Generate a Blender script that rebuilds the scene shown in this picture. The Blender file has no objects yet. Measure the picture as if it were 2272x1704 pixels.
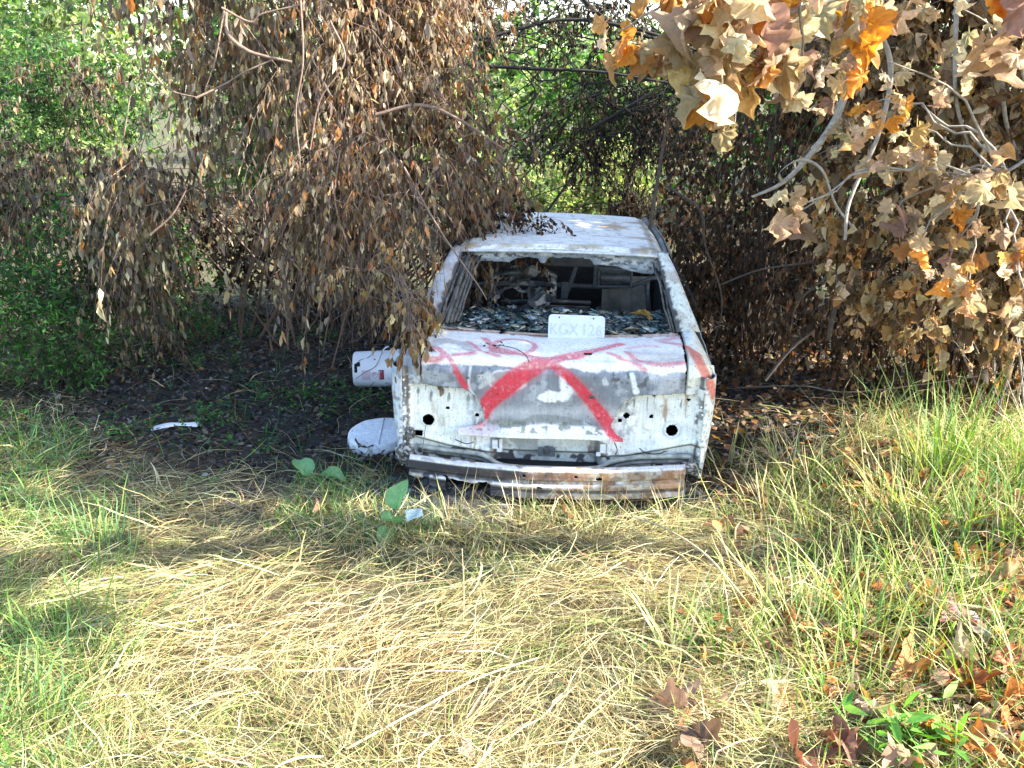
import bpy, math, random
import numpy as np
from mathutils import Vector, Matrix

# ------------------------------------------------------------------ camera, sky, sun, exposure
scene = bpy.context.scene
CAM_H, PITCH, FPX = 2.17, math.radians(17.0), 1024.0
cam_data = bpy.data.cameras.new("camera")
cam_data.sensor_width = 36.0
cam_data.lens = 36.0
cam_data.clip_start = 0.05
cam_data.clip_end = 2000
cam = bpy.data.objects.new("camera", cam_data)
cam.location = (0, 0, CAM_H)
cam.rotation_euler = (math.radians(90) - PITCH, 0, 0)
scene.collection.objects.link(cam)
scene.camera = cam

SUN_EL, SUN_AZ = math.radians(34), math.radians(99)      # azimuth clockwise from +Y (the view direction): from the right
world = bpy.data.worlds.new("World")
scene.world = world
world.use_nodes = True
wn = world.node_tree
sky = wn.nodes.new("ShaderNodeTexSky")
sky.sky_type = 'NISHITA'
sky.sun_disc = False
sky.sun_elevation = SUN_EL
sky.sun_rotation = SUN_AZ
sky.air_density = 1.0
sky.dust_density = 1.0
wn.links.new(sky.outputs[0], wn.nodes["Background"].inputs[0])
wn.nodes["Background"].inputs[1].default_value = 0.15
sun_data = bpy.data.lights.new("sun", 'SUN')
sun_data.energy = 5.0
sun_data.angle = math.radians(0.5)
sun_data.color = (1.0, 0.94, 0.82)
sun = bpy.data.objects.new("sun", sun_data)
sun_dir = Vector((math.sin(SUN_AZ) * math.cos(SUN_EL), math.cos(SUN_AZ) * math.cos(SUN_EL), math.sin(SUN_EL)))
sun.rotation_euler = (-sun_dir).to_track_quat('-Z', 'Y').to_euler()
sun.location = (20, 0, 20)
scene.collection.objects.link(sun)
scene.view_settings.view_transform = 'Standard'
scene.view_settings.look = 'None'
scene.view_settings.gamma = 1.0
scene.view_settings.exposure = 2.12
scene.cycles.max_bounces = 6
scene.cycles.diffuse_bounces = 3
scene.cycles.transmission_bounces = 3
scene.cycles.transparent_max_bounces = 4

rng = np.random.default_rng(11)
random.seed(5)

# ------------------------------------------------------------------ helpers
def at(u, v, Y):
    """point of the world seen at pixel (u,v) of a 1024x768 frame, at distance Y along the ground"""
    dx = (u - 512) / FPX
    dy = -(v - 384) / FPX
    d = np.array([dx, math.cos(PITCH) + dy * math.sin(PITCH), -math.sin(PITCH) + dy * math.cos(PITCH)])
    return np.array([0, 0, CAM_H]) + d * (Y / d[1])

def link(o, parent=None):
    scene.collection.objects.link(o)
    if parent is not None:
        o.parent = parent
    return o

def tag(o, label=None, cat=None, group=None, kind=None):
    if label: o["label"] = label
    if cat: o["category"] = cat
    if group: o["group"] = group
    if kind: o["kind"] = kind
    return o

def empty(name, loc=(0, 0, 0)):
    o = bpy.data.objects.new(name, None)
    o.location = loc
    o.empty_display_size = 0.1
    return link(o)

def mesh_np(name, V, F, mat, parent=None, col=None, smooth=False, loc=None):
    """F: (M,k) index array, one k for all faces (3 or 4)"""
    V = np.asarray(V, dtype=np.float32).reshape(-1, 3)
    if loc is not None and parent is None:
        V = V - np.array(loc, dtype=np.float32)
    F = np.asarray(F, dtype=np.int32)
    me = bpy.data.meshes.new(name)
    k = F.shape[1]
    me.vertices.add(len(V)); me.vertices.foreach_set("co", V.ravel())
    me.loops.add(F.size); me.loops.foreach_set("vertex_index", F.ravel())
    me.polygons.add(len(F))
    me.polygons.foreach_set("loop_start", np.arange(0, F.size, k, dtype=np.int32))
    me.polygons.foreach_set("loop_total", np.full(len(F), k, dtype=np.int32))
    if smooth:
        me.polygons.foreach_set("use_smooth", np.ones(len(F), dtype=bool))
    me.update(calc_edges=True)
    if col is not None:
        a = me.color_attributes.new("Col", 'FLOAT_COLOR', 'POINT')
        c = np.ones((len(V), 4), dtype=np.float32)
        c[:, :3] = np.clip(col, 0, 1)
        a.data.foreach_set("color", c.ravel())
    me.materials.append(mat)
    o = bpy.data.objects.new(name, me)
    if loc is not None and parent is None:
        o.location = loc
    return link(o, parent)

class MB:
    """collects shapes into one mesh"""
    def __init__(s): s.v = []; s.f = []
    def add(s, V, F):
        n = len(s.v)
        s.v += [tuple(p) for p in V]
        s.f += [tuple(i + n for i in f) for f in F]
    def box(s, c, size, rot=None):
        c = np.array(c, float); h = np.array(size, float) / 2
        P = [np.array((x, y, z)) * h for x in (-1, 1) for y in (-1, 1) for z in (-1, 1)]
        if rot is not None:
            R = np.array(Matrix.Rotation(rot[1], 3, rot[0])); P = [R @ p for p in P]
        s.add([c + p for p in P], [(0, 1, 3, 2), (4, 6, 7, 5), (0, 4, 5, 1), (2, 3, 7, 6), (0, 2, 6, 4), (1, 5, 7, 3)])
    def tube(s, pts, r, sides=8, r2=None, cap=True):
        pts = [np.array(p, float) for p in pts]; n = len(pts)
        V = []; F = []
        for i, p in enumerate(pts):
            t = pts[min(i + 1, n - 1)] - pts[max(i - 1, 0)]; t /= (np.linalg.norm(t) + 1e-9)
            a = np.cross(t, (0, 0, 1) if abs(t[2]) < .9 else (1, 0, 0)); a /= np.linalg.norm(a)
            b = np.cross(t, a)
            rr = r if r2 is None else r + (r2 - r) * i / max(1, n - 1)
            for k in range(sides):
                an = 2 * math.pi * k / sides
                V.append(p + rr * (math.cos(an) * a + math.sin(an) * b))
        for i in range(n - 1):
            for k in range(sides):
                k2 = (k + 1) % sides
                F.append((i * sides + k, i * sides + k2, (i + 1) * sides + k2, (i + 1) * sides + k))
        if cap:
            F.append(tuple(range(sides))[::-1]); F.append(tuple((n - 1) * sides + k for k in range(sides)))
        s.add(V, F)
    def build(s, name, mat, parent=None, smooth=False, col=None, bevel=0):
        me = bpy.data.meshes.new(name)
        me.from_pydata([tuple(map(float, p)) for p in s.v], [], s.f)
        me.materials.append(mat)
        if smooth:
            for p in me.polygons: p.use_smooth = True
        o = bpy.data.objects.new(name, me)
        if bevel:
            m = o.modifiers.new("bevel", 'BEVEL'); m.width = bevel; m.segments = 2
        return link(o, parent)

def _hash(ix, iy, iz, seed):
    h = (ix * 374761393 + iy * 668265263 + iz * 2147483647 + seed * 1442695041) & 0xFFFFFFFF
    h = ((h ^ (h >> 13)) * 1274126177) & 0xFFFFFFFF
    h = (h ^ (h >> 16)) & 0xFFFFFFFF
    return h / 4294967295.0

def noise(P, scale=1.0, seed=0, octaves=3):
    """value noise fbm in 0..1, P (N,3) or (N,2)"""
    P = np.asarray(P, float)
    if P.shape[1] == 2: P = np.c_[P, np.zeros(len(P))]
    out = np.zeros(len(P)); amp = 1.0; tot = 0
    for o in range(octaves):
        Q = P * scale * (2 ** o) + 17.3 * o
        I = np.floor(Q).astype(np.int64); f = Q - I; f = f * f * (3 - 2 * f)
        acc = np.zeros(len(P))
        for dx in (0, 1):
            wx = f[:, 0] if dx else 1 - f[:, 0]
            for dy in (0, 1):
                wy = f[:, 1] if dy else 1 - f[:, 1]
                for dz in (0, 1):
                    wz = f[:, 2] if dz else 1 - f[:, 2]
                    acc += wx * wy * wz * _hash(I[:, 0] + dx, I[:, 1] + dy, I[:, 2] + dz, seed + o)
        out += amp * acc; tot += amp; amp *= .5
    return out / tot

def sstep(a, b, x):
    t = np.clip((x - a) / (b - a), 0, 1)
    return t * t * (3 - 2 * t)

def mixc(c, c2, m):
    return c * (1 - m[:, None]) + np.asarray(c2) * m[:, None]

def unit(a):
    return a / (np.linalg.norm(a, axis=-1, keepdims=True) + 1e-9)

# ------------------------------------------------------------------ materials
def new_mat(name):
    m = bpy.data.materials.new(name); m.use_nodes = True
    return m, m.node_tree, m.node_tree.nodes["Principled BSDF"]

def foliage_mat(name, transl=.35, rough=.6, spec=.3, sat=1.25):
    m, nt, b = new_mat(name)
    at_ = nt.nodes.new("ShaderNodeAttribute"); at_.attribute_name = "Col"
    tc = nt.nodes.new("ShaderNodeTexCoord")
    nz = nt.nodes.new("ShaderNodeTexNoise"); nz.inputs["Scale"].default_value = 90; nz.inputs["Detail"].default_value = 3
    nt.links.new(tc.outputs["Object"], nz.inputs["Vector"])
    mr = nt.nodes.new("ShaderNodeMapRange"); mr.inputs[3].default_value = .65; mr.inputs[4].default_value = 1.3
    nt.links.new(nz.outputs[0], mr.inputs[0])
    mul = nt.nodes.new("ShaderNodeVectorMath"); mul.operation = 'SCALE'
    nt.links.new(at_.outputs["Color"], mul.inputs[0]); nt.links.new(mr.outputs[0], mul.inputs["Scale"])
    nt.links.new(mul.outputs[0], b.inputs["Base Color"])
    b.inputs["Roughness"].default_value = rough
    b.inputs["Specular IOR Level"].default_value = spec
    tr = nt.nodes.new("ShaderNodeBsdfTranslucent")
    hs = nt.nodes.new("ShaderNodeHueSaturation"); hs.inputs["Saturation"].default_value = sat; hs.inputs["Value"].default_value = 1.15
    nt.links.new(mul.outputs[0], hs.inputs["Color"]); nt.links.new(hs.outputs[0], tr.inputs["Color"])
    mx = nt.nodes.new("ShaderNodeMixShader"); mx.inputs[0].default_value = transl
    nt.links.new(b.outputs[0], mx.inputs[1]); nt.links.new(tr.outputs[0], mx.inputs[2])
    nt.links.new(mx.outputs[0], nt.nodes["Material Output"].inputs["Surface"])
    return m

def burnt_metal(name, rough=.55, grain=260, bump=.12, metallic=0.0, speck=(.55, .35)):
    """vertex-coloured burnt panel: fine ash grain and pitting on top of the patch colours"""
    m, nt, b = new_mat(name)
    at_ = nt.nodes.new("ShaderNodeAttribute"); at_.attribute_name = "Col"
    tc = nt.nodes.new("ShaderNodeTexCoord")
    n1 = nt.nodes.new("ShaderNodeTexNoise"); n1.inputs["Scale"].default_value = grain; n1.inputs["Detail"].default_value = 4; n1.inputs["Roughness"].default_value = .7
    n2 = nt.nodes.new("ShaderNodeTexNoise"); n2.inputs["Scale"].default_value = 22; n2.inputs["Detail"].default_value = 6; n2.inputs["Roughness"].default_value = .65
    for n in (n1, n2): nt.links.new(tc.outputs["Object"], n.inputs["Vector"])
    r1 = nt.nodes.new("ShaderNodeMapRange"); r1.inputs[1].default_value = .3; r1.inputs[2].default_value = .7; r1.inputs[3].default_value = .84; r1.inputs[4].default_value = 1.12
    nt.links.new(n1.outputs[0], r1.inputs[0])
    r2 = nt.nodes.new("ShaderNodeMapRange"); r2.inputs[1].default_value = .3; r2.inputs[2].default_value = .65; r2.inputs[3].default_value = .92; r2.inputs[4].default_value = 1.10
    nt.links.new(n2.outputs[0], r2.inputs[0])
    mm = nt.nodes.new("ShaderNodeMath"); mm.operation = 'MULTIPLY'
    nt.links.new(r1.outputs[0], mm.inputs[0]); nt.links.new(r2.outputs[0], mm.inputs[1])
    mul = nt.nodes.new("ShaderNodeVectorMath"); mul.operation = 'SCALE'
    # run-off streaks and dark pits
    mp = nt.nodes.new("ShaderNodeMapping"); mp.inputs["Scale"].default_value = (70, 70, 7)
    nt.links.new(tc.outputs["Object"], mp.inputs["Vector"])
    n3 = nt.nodes.new("ShaderNodeTexNoise"); n3.inputs["Scale"].default_value = 1; n3.inputs["Detail"].default_value = 4; nt.links.new(mp.outputs[0], n3.inputs["Vector"])
    r3 = nt.nodes.new("ShaderNodeMapRange"); r3.inputs[1].default_value = .35; r3.inputs[2].default_value = .6; r3.inputs[3].default_value = .88; r3.inputs[4].default_value = 1.04
    nt.links.new(n3.outputs[0], r3.inputs[0])
    n4 = nt.nodes.new("ShaderNodeTexNoise"); n4.inputs["Scale"].default_value = 75; n4.inputs["Detail"].default_value = 3; n4.inputs["Roughness"].default_value = .8; nt.links.new(tc.outputs["Object"], n4.inputs["Vector"])
    r4 = nt.nodes.new("ShaderNodeMapRange"); r4.inputs[1].default_value = .335; r4.inputs[2].default_value = .40; r4.inputs[3].default_value = .35; r4.inputs[4].default_value = 1.0
    nt.links.new(n4.outputs[0], r4.inputs[0])
    m3 = nt.nodes.new("ShaderNodeMath"); m3.operation = 'MULTIPLY'; nt.links.new(mm.outputs[0], m3.inputs[0]); nt.links.new(r3.outputs[0], m3.inputs[1])
    m4 = nt.nodes.new("ShaderNodeMath"); m4.operation = 'MULTIPLY'; nt.links.new(m3.outputs[0], m4.inputs[0]); nt.links.new(r4.outputs[0], m4.inputs[1])
    nt.links.new(at_.outputs["Color"], mul.inputs[0]); nt.links.new(m4.outputs[0], mul.inputs["Scale"])
    nt.links.new(mul.outputs[0], b.inputs["Base Color"])
    b.inputs["Roughness"].default_value = rough
    b.inputs["Metallic"].default_value = metallic
    bp = nt.nodes.new("ShaderNodeBump"); bp.inputs["Strength"].default_value = bump * 2; bp.inputs["Distance"].default_value = .006
    nt.links.new(n2.outputs[0], bp.inputs["Height"]); nt.links.new(bp.outputs[0], b.inputs["Normal"])
    return m

def plain(name, col, rough=.6, metallic=0, var=.35, scale=30, bump=.2, col2=None):
    m, nt, b = new_mat(name)
    tc = nt.nodes.new("ShaderNodeTexCoord")
    n1 = nt.nodes.new("ShaderNodeTexNoise"); n1.inputs["Scale"].default_value = scale; n1.inputs["Detail"].default_value = 6; n1.inputs["Roughness"].default_value = .65
    nt.links.new(tc.outputs["Object"], n1.inputs["Vector"])
    cr = nt.nodes.new("ShaderNodeValToRGB")
    c2 = col2 if col2 else tuple(c * (1 - var) for c in col)
    cr.color_ramp.elements[0].position = .35; cr.color_ramp.elements[1].position = .65
    cr.color_ramp.elements[0].color = (*c2, 1); cr.color_ramp.elements[1].color = (*col, 1)
    nt.links.new(n1.outputs[0], cr.inputs[0]); nt.links.new(cr.outputs[0], b.inputs["Base Color"])
    b.inputs["Roughness"].default_value = rough; b.inputs["Metallic"].default_value = metallic
    bp = nt.nodes.new("ShaderNodeBump"); bp.inputs["Strength"].default_value = bump; bp.inputs["Distance"].default_value = .01
    nt.links.new(n1.outputs[0], bp.inputs["Height"]); nt.links.new(bp.outputs[0], b.inputs["Normal"])
    return m

M_PAINT = burnt_metal("burnt_white_paint")
M_BEAM = burnt_metal("burnt_steel", rough=.5, bump=.25)
M_CHAR = plain("charred_metal", (.022, .023, .026), .7, 0, .6, 25, .5)
M_SOOT = plain("soot", (.012, .012, .013), .9, 0, .5, 20, .3)
M_STEEL = plain("scorched_steel_tube", (.15, .17, .20), .55, .3, .5, 30, .3)
M_FIREWALL = plain("scorched_bulkhead", (.36, .35, .31), .8, 0, .55, 9, .3)
M_ASH = burnt_metal("ash", rough=.9, bump=.5)
M_LEAF_DRY = foliage_mat("dry_leaf", .36, .65, .25)
M_LEAF_BURNT = foliage_mat("scorched_leaf", .22, .8, .15)
M_LEAF_GREEN = foliage_mat("green_leaf", .45, .5, .35)
M_LEAF_SYC = foliage_mat("withered_broad_leaf", .42, .6, .3, 1.05)
M_GRASS = foliage_mat("grass_blade", .35, .55, .3)
M_BARK_PALE = plain("pale_bark", (.36, .32, .27), .85, 0, .45, 35, .5)
M_BARK_RED = plain("reddish_twig", (.30, .20, .15), .8, 0, .5, 40, .4)
M_BARK_DARK = plain("charred_bark", (.035, .03, .027), .9, 0, .5, 30, .5)
M_BARK_BROWN = plain("brown_bark", (.11, .085, .065), .9, 0, .5, 30, .5)

# ------------------------------------------------------------------ ground
CARO = np.array([.193, 4.98, 0.0]); YAW = math.radians(3.6); ROLL = math.radians(1.2)
def gh(x, y):
    x = np.asarray(x, float); y = np.asarray(y, float)
    P = np.c_[x.ravel(), y.ravel()]
    z = (noise(P, .55, 3, 3) - .5) * .16 + (noise(P, 2.2, 9, 2) - .5) * .05
    z = z.reshape(x.shape)
    flat = np.exp(-(((x - .3) / 1.3) ** 2 + ((y - 6.6) / 2.4) ** 2) * .9)
    z = z * (1 - np.clip(flat * 1.3, 0, 1))
    z = z + .16 * sstep(1.25, 2.4, x) * np.exp(-((y - 4.6) / 1.6) ** 2) + .05 * sstep(-1.6, -2.6, x)
    return z

def build_ground():
    n = 260
    a = np.linspace(-1, 1, n); s = np.sign(a) * (np.abs(a) ** 3.2) * 90 + a * 5
    X, Y = np.meshgrid(s, s + 6, indexing='ij')
    Z = gh(X, Y) + .4 * sstep(25, 80, np.hypot(X, Y - 6)) * (noise(np.c_[X.ravel(), Y.ravel()], .05, 2, 2).reshape(X.shape))
    V = np.stack([X, Y, Z], -1).reshape(-1, 3)
    i, j = np.meshgrid(np.arange(n - 1), np.arange(n - 1), indexing='ij')
    b = (i * n + j).ravel()
    F = np.c_[b, b + n, b + n + 1, b + 1]
    m, nt, bs = new_mat("ground_soil")
    tc = nt.nodes.new("ShaderNodeTexCoord")
    def nz(sc, det=6, ro=.6):
        k = nt.nodes.new("ShaderNodeTexNoise"); k.inputs["Scale"].default_value = sc; k.inputs["Detail"].default_value = det; k.inputs["Roughness"].default_value = ro
        nt.links.new(tc.outputs["Object"], k.inputs["Vector"]); return k
    def ramp(src, p0, c0, p1, c1):
        r = nt.nodes.new("ShaderNodeValToRGB"); r.color_ramp.elements[0].position = p0; r.color_ramp.elements[1].position = p1
        r.color_ramp.elements[0].color = (*c0, 1); r.color_ramp.elements[1].color = (*c1, 1)
        nt.links.new(src, r.inputs[0]); return r
    straw = ramp(nz(45).outputs[0], .35, (.05, .04, .022), .68, (.17, .13, .065))
    green = ramp(nz(30).outputs[0], .35, (.03, .05, .015), .65, (.10, .13, .04))
    mixg = nt.nodes.new("ShaderNodeMixRGB"); nt.links.new(ramp(nz(.9, 3).outputs[0], .45, (0, 0, 0), .6, (.7, .7, .7)).outputs[0], mixg.inputs[0])
    nt.links.new(straw.outputs[0], mixg.inputs[1]); nt.links.new(green.outputs[0], mixg.inputs[2])
    burnt = ramp(nz(60).outputs[0], .38, (.010, .010, .009), .7, (.062, .056, .048))
    # mask of burnt earth around the wreck: distance from the burnt place, edge broken by noise
    sep = nt.nodes.new("ShaderNodeMapping"); sep.vector_type = 'POINT'
    sep.inputs["Location"].default_value = (.28 / 1.0, -1.9, 0); sep.inputs["Scale"].default_value = (.22, .31, 0)
    sep.inputs["Location"].default_value = (.1 * .22, -7.6 * .31, 0)
    nt.links.new(tc.outputs["Object"], sep.inputs["Vector"])
    ln = nt.nodes.new("ShaderNodeVectorMath"); ln.operation = 'LENGTH'; nt.links.new(sep.outputs[0], ln.inputs[0])
    e = nz(2.2, 5); ad = nt.nodes.new("ShaderNodeMath"); ad.operation = 'ADD'
    nt.links.new(ln.outputs["Value"], ad.inputs[0])
    e2 = nt.nodes.new("ShaderNodeMath"); e2.operation = 'MULTIPLY_ADD'; e2.inputs[1].default_value = .7; e2.inputs[2].default_value = -.35
    nt.links.new(e.outputs[0], e2.inputs[0]); nt.links.new(e2.outputs[0], ad.inputs[1])
    msk = ramp(ad.outputs[0], .66, (1, 1, 1), .98, (0, 0, 0))
    mx = nt.nodes.new("ShaderNodeMixRGB"); nt.links.new(msk.outputs[0], mx.inputs[0])
    nt.links.new(mixg.outputs[0], mx.inputs[1]); nt.links.new(burnt.outputs[0], mx.inputs[2])
    nt.links.new(mx.outputs[0], bs.inputs["Base Color"]); bs.inputs["Roughness"].default_value = .95
    bp = nt.nodes.new("ShaderNodeBump"); bp.inputs["Strength"].default_value = .8; bp.inputs["Distance"].default_value = .03
    nt.links.new(nz(55).outputs[0], bp.inputs["Height"]); nt.links.new(bp.outputs[0], bs.inputs["Normal"])
    o = mesh_np("ground", V, F, m, smooth=True)
    tag(o, kind="structure")
build_ground()

# ------------------------------------------------------------------ leaf templates (unit leaf: stalk at origin, length along +Y, normal +Z)
def tmpl_narrow(fold=.5, curl=.35):
    ys = [0, .3, .65, 1.0]; ws = [0, .5, .42, 0]
    V = [(0, 0, 0)]
    for y, w in ((.3, .5), (.66, .4)):
        z = -curl * y * y
        V += [(-w, y, z + fold * w), (0, y, z), (w, y, z + fold * w * .8)]
    V.append((.06, 1, -curl))
    F = [(0, 2, 1), (0, 3, 2), (1, 2, 5), (1, 5, 4), (2, 3, 6), (2, 6, 5), (4, 5, 7), (5, 6, 7)]
    return np.array(V, float), np.array(F)
def tmpl_small():
    V = [(0, 0, 0), (-.5, .45, .16), (.5, .5, .12), (0, 1, -.2)]
    return np.array(V, float), np.array([(0, 3, 1), (0, 2, 3)])
def tmpl_oval():
    V = [(0, 0, 0), (-.42, .3, .1), (.42, .32, .08), (-.4, .68, .03), (.4, .66, .02), (0, 1, -.12), (0, .5, -.04)]
    F = [(0, 6, 1), (0, 2, 6), (1, 6, 3), (2, 4, 6), (3, 6, 5), (6, 4, 5)]
    return np.array(V, float), np.array(F)
def tmpl_broad(seed, wilt=.5, fine=True):
    """five-lobed leaf like a plane tree's, withered: pleated along its veins, sides folded, tips curled"""
    r = np.random.default_rng(seed)
    lob = [(-168, .30), (-150, .50), (-136, .60), (-122, .54), (-108, .50), (-96, .66), (-86, .82), (-76, .70), (-66, .62), (-56, .56), (-46, .66), (-36, .70), (-26, .66), (-14, .82), (-6, .90), (0, 1.02)]
    lob = lob + [(-a, l) for a, l in lob[:-1][::-1]]
    n = len(lob); rings = [[], [], []]
    ll = [l * r.uniform(.92, 1.08) * .56 for a, l in lob]
    veins = np.radians([-136, -86, -38, 0, 38, 86, 136])
    for (a, l0), l in zip(lob, ll):
        th = math.radians(a)
        for k, q in enumerate((.36, .70, 1.0)):
            rr = l * q
            rings[k].append((math.sin(th) * rr, .28 + math.cos(th) * rr * 1.05))
    P = np.array([(0, .24)] + rings[0] + rings[1] + rings[2], float)
    F = []
    for i in range(n - 1):
        a0, a1 = 1 + i, 2 + i
        F += [(0, a0, a1), (a0, a0 + n, a1 + n), (a0, a1 + n, a1), (a0 + n, a0 + 2 * n, a1 + 2 * n), (a0 + n, a1 + 2 * n, a1 + n)]
    x, y = P[:, 0], P[:, 1]
    th = np.arctan2(x, y - .24); rad = np.hypot(x, y - .24)
    dv = np.abs(th[:, None] - veins[None]).min(1)
    pleat = -.20 * np.cos(np.clip(dv / .42, 0, 1) * math.pi) * rad * (.5 + .5 * wilt)
    fold = r.uniform(.3, 1.2) * wilt; a = r.uniform(-.4, 1.3) * wilt; ph = r.uniform(0, 6.28, 3)
    q = noise(np.c_[x * 5 + seed * 3.1, y * 5], 1.0, seed, 2) - .5
    z = pleat + fold * np.abs(x) * .9 + .34 * wilt * q + .10 * wilt * np.sin(7 * x + ph[0]) * rad * 2 + .09 * wilt * np.sin(8 * y + ph[1])
    # roll the leaf about its width and curl the tip
    curl = a * 1.3; yc = y - .2; kk = np.where(np.abs(curl) < 1e-3, 1e-3, curl)
    Yn = np.where(yc > 0, np.sin(kk * yc) / kk, yc) + .2; Zn = np.where(yc > 0, -(1 - np.cos(kk * yc)) / kk, 0)
    xr = r.uniform(.6, 2.6) * wilt + 1e-3
    Xn = np.sin(xr * x) / xr
    V = np.c_[Xn, Yn + z * .12, z + Zn + (1 - np.cos(xr * x)) / xr * .9]
    k = len(V); V = np.vstack([V, [(-.012, -.22, .03), (.012, -.22, .03), (.012, .24, 0), (-.012, .24, 0)]])
    F += [(k, k + 1, k + 2), (k, k + 2, k + 3)]
    return V, np.array(F)

def frames(Yd, roll):
    """rotation matrices whose Y column is Yd, turned about it by roll"""
    Yd = unit(Yd)
    ref = np.where(np.abs(Yd[:, 2:3]) < .95, np.array([[0, 0, 1.0]]), np.array([[1.0, 0, 0]]))
    X = unit(np.cross(Yd, ref)); Z = np.cross(X, Yd)
    c, s = np.cos(roll)[:, None], np.sin(roll)[:, None]
    X2 = X * c + Z * s; Z2 = -X * s + Z * c
    return np.stack([X2, Yd, Z2], -1)

def inst(T, pos, R, sx, sy, col, jit=0.0):
    """many copies of template T as vertex/face/colour arrays of ONE mesh"""
    V, F = T; k = len(V); N = len(pos)
    L = V[None] * np.stack([sx, sy, sx], -1)[:, None, :]
    if jit: L = L + rng.normal(0, jit, L.shape) * sy[:, None, None]
    W = np.einsum('nij,nkj->nki', R, L) + pos[:, None, :]
    FF = (F[None] + (np.arange(N) * k)[:, None, None]).reshape(-1, F.shape[1])
    return W.reshape(-1, 3), FF, np.repeat(col, k, axis=0)

def join(parts):
    V = []; F = []; C = []; n = 0
    for v, f, c in parts:
        V.append(v); F.append(f + n); C.append(c); n += len(v)
    return np.concatenate(V), np.concatenate(F), np.concatenate(C)

def tubes(P, r0, r1, sides=4):
    """P (N,M,3) polylines -> quads"""
    P = np.asarray(P, float); N, Mm, _ = P.shape
    D = unit(P[:, -1] - P[:, 0]); ref = np.where(np.abs(D[:, 2:3]) < .9, np.array([[0, 0, 1.0]]), np.array([[1.0, 0, 0]]))
    A = unit(np.cross(D, ref)); B = np.cross(D, A)
    t = np.linspace(0, 1, Mm)[None, :]
    r = (np.asarray(r0)[:, None] * (1 - t) + np.asarray(r1)[:, None] * t)
    an = 2 * math.pi * np.arange(sides) / sides
    off = A[:, None, None, :] * np.cos(an)[None, None, :, None] + B[:, None, None, :] * np.sin(an)[None, None, :, None]
    V = P[:, :, None, :] + off * r[:, :, None, None]
    base = (np.arange(N) * Mm * sides)[:, None, None] + (np.arange(Mm - 1) * sides)[None, :, None] + np.arange(sides)[None, None, :]
    nxt = (np.arange(N) * Mm * sides)[:, None, None] + (np.arange(Mm - 1) * sides)[None, :, None] + ((np.arange(sides) + 1) % sides)[None, None, :]
    F = np.stack([base, nxt, nxt + sides, base + sides], -1).reshape(-1, 4)
    return V.reshape(-1, 3), F

def joinq(parts):
    V = []; F = []; n = 0
    for v, f in parts:
        V.append(v); F.append(f + n); n += len(v)
    return np.concatenate(V), np.concatenate(F)

def wavy(p0, p1, n, wob, sag=0.0):
    """wobbling polylines between p0 (N,3) and p1 (N,3)"""
    t = np.linspace(0, 1, n)[None, :, None]
    P = p0[:, None] * (1 - t) + p1[:, None] * t
    L = np.linalg.norm(p1 - p0, axis=1)[:, None, None]
    W = rng.normal(0, 1, P.shape).cumsum(axis=1); W -= W[:, :1]; W -= t * W[:, -1:]
    P = P + W * wob * L * .3
    P[:, :, 2] += sag * L[:, :, 0] * 4 * (t * (1 - t))[:, :, 0]
    return P

def smooth_line(pts, n=40):
    pts = np.array(pts, float); m = len(pts)
    if m < 3: return np.array([pts[0] + (pts[-1] - pts[0]) * i / (n - 1) for i in range(n)])
    out = []
    Pp = np.vstack([2 * pts[0] - pts[1], pts, 2 * pts[-1] - pts[-2]])
    per = max(2, n // (m - 1))
    for i in range(1, m):
        p0, p1, p2, p3 = Pp[i - 1], Pp[i], Pp[i + 1], Pp[i + 2]
        for k in range(per):
            t = k / per
            out.append(.5 * ((2 * p1) + (-p0 + p2) * t + (2 * p0 - 5 * p1 + 4 * p2 - p3) * t * t + (-p0 + 3 * p1 - 3 * p2 + p3) * t ** 3))
    out.append(pts[-1])
    return np.array(out)

def pick(pal, n, var=.22):
    pal = np.array([p[:3] for p in pal]); w = None
    c = pal[rng.integers(0, len(pal), n)]
    return c * np.clip(rng.normal(1, var, (n, 1)), .4, 1.9) * np.clip(rng.normal(1, .05, (n, 3)), .8, 1.2)

def blob_points(blobs, n, thr=.47, nscale=1.6, seed=1, shell=.45):
    """points inside a list of (centre, radii, weight) with clumps and gaps"""
    w = np.array([b[2] * b[1][0] * b[1][1] * b[1][2] for b in blobs]); w = w / w.sum()
    out = np.zeros((0, 3))
    for _ in range(14):
        m = n * 2
        k = rng.choice(len(blobs), m, p=w)
        C = np.array([b[0] for b in blobs])[k]; Rr = np.array([b[1] for b in blobs])[k]
        d = unit(rng.normal(0, 1, (m, 3))); r = rng.uniform(0, 1, m) ** shell
        p = C + d * r[:, None] * Rr
        keep = (noise(p * np.array([1.25, 1.25, .55]), nscale, seed, 2) > thr) & (p[:, 2] > .03)
        out = np.vstack([out, p[keep]])
        if len(out) >= n: break
    return out[:n]

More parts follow.
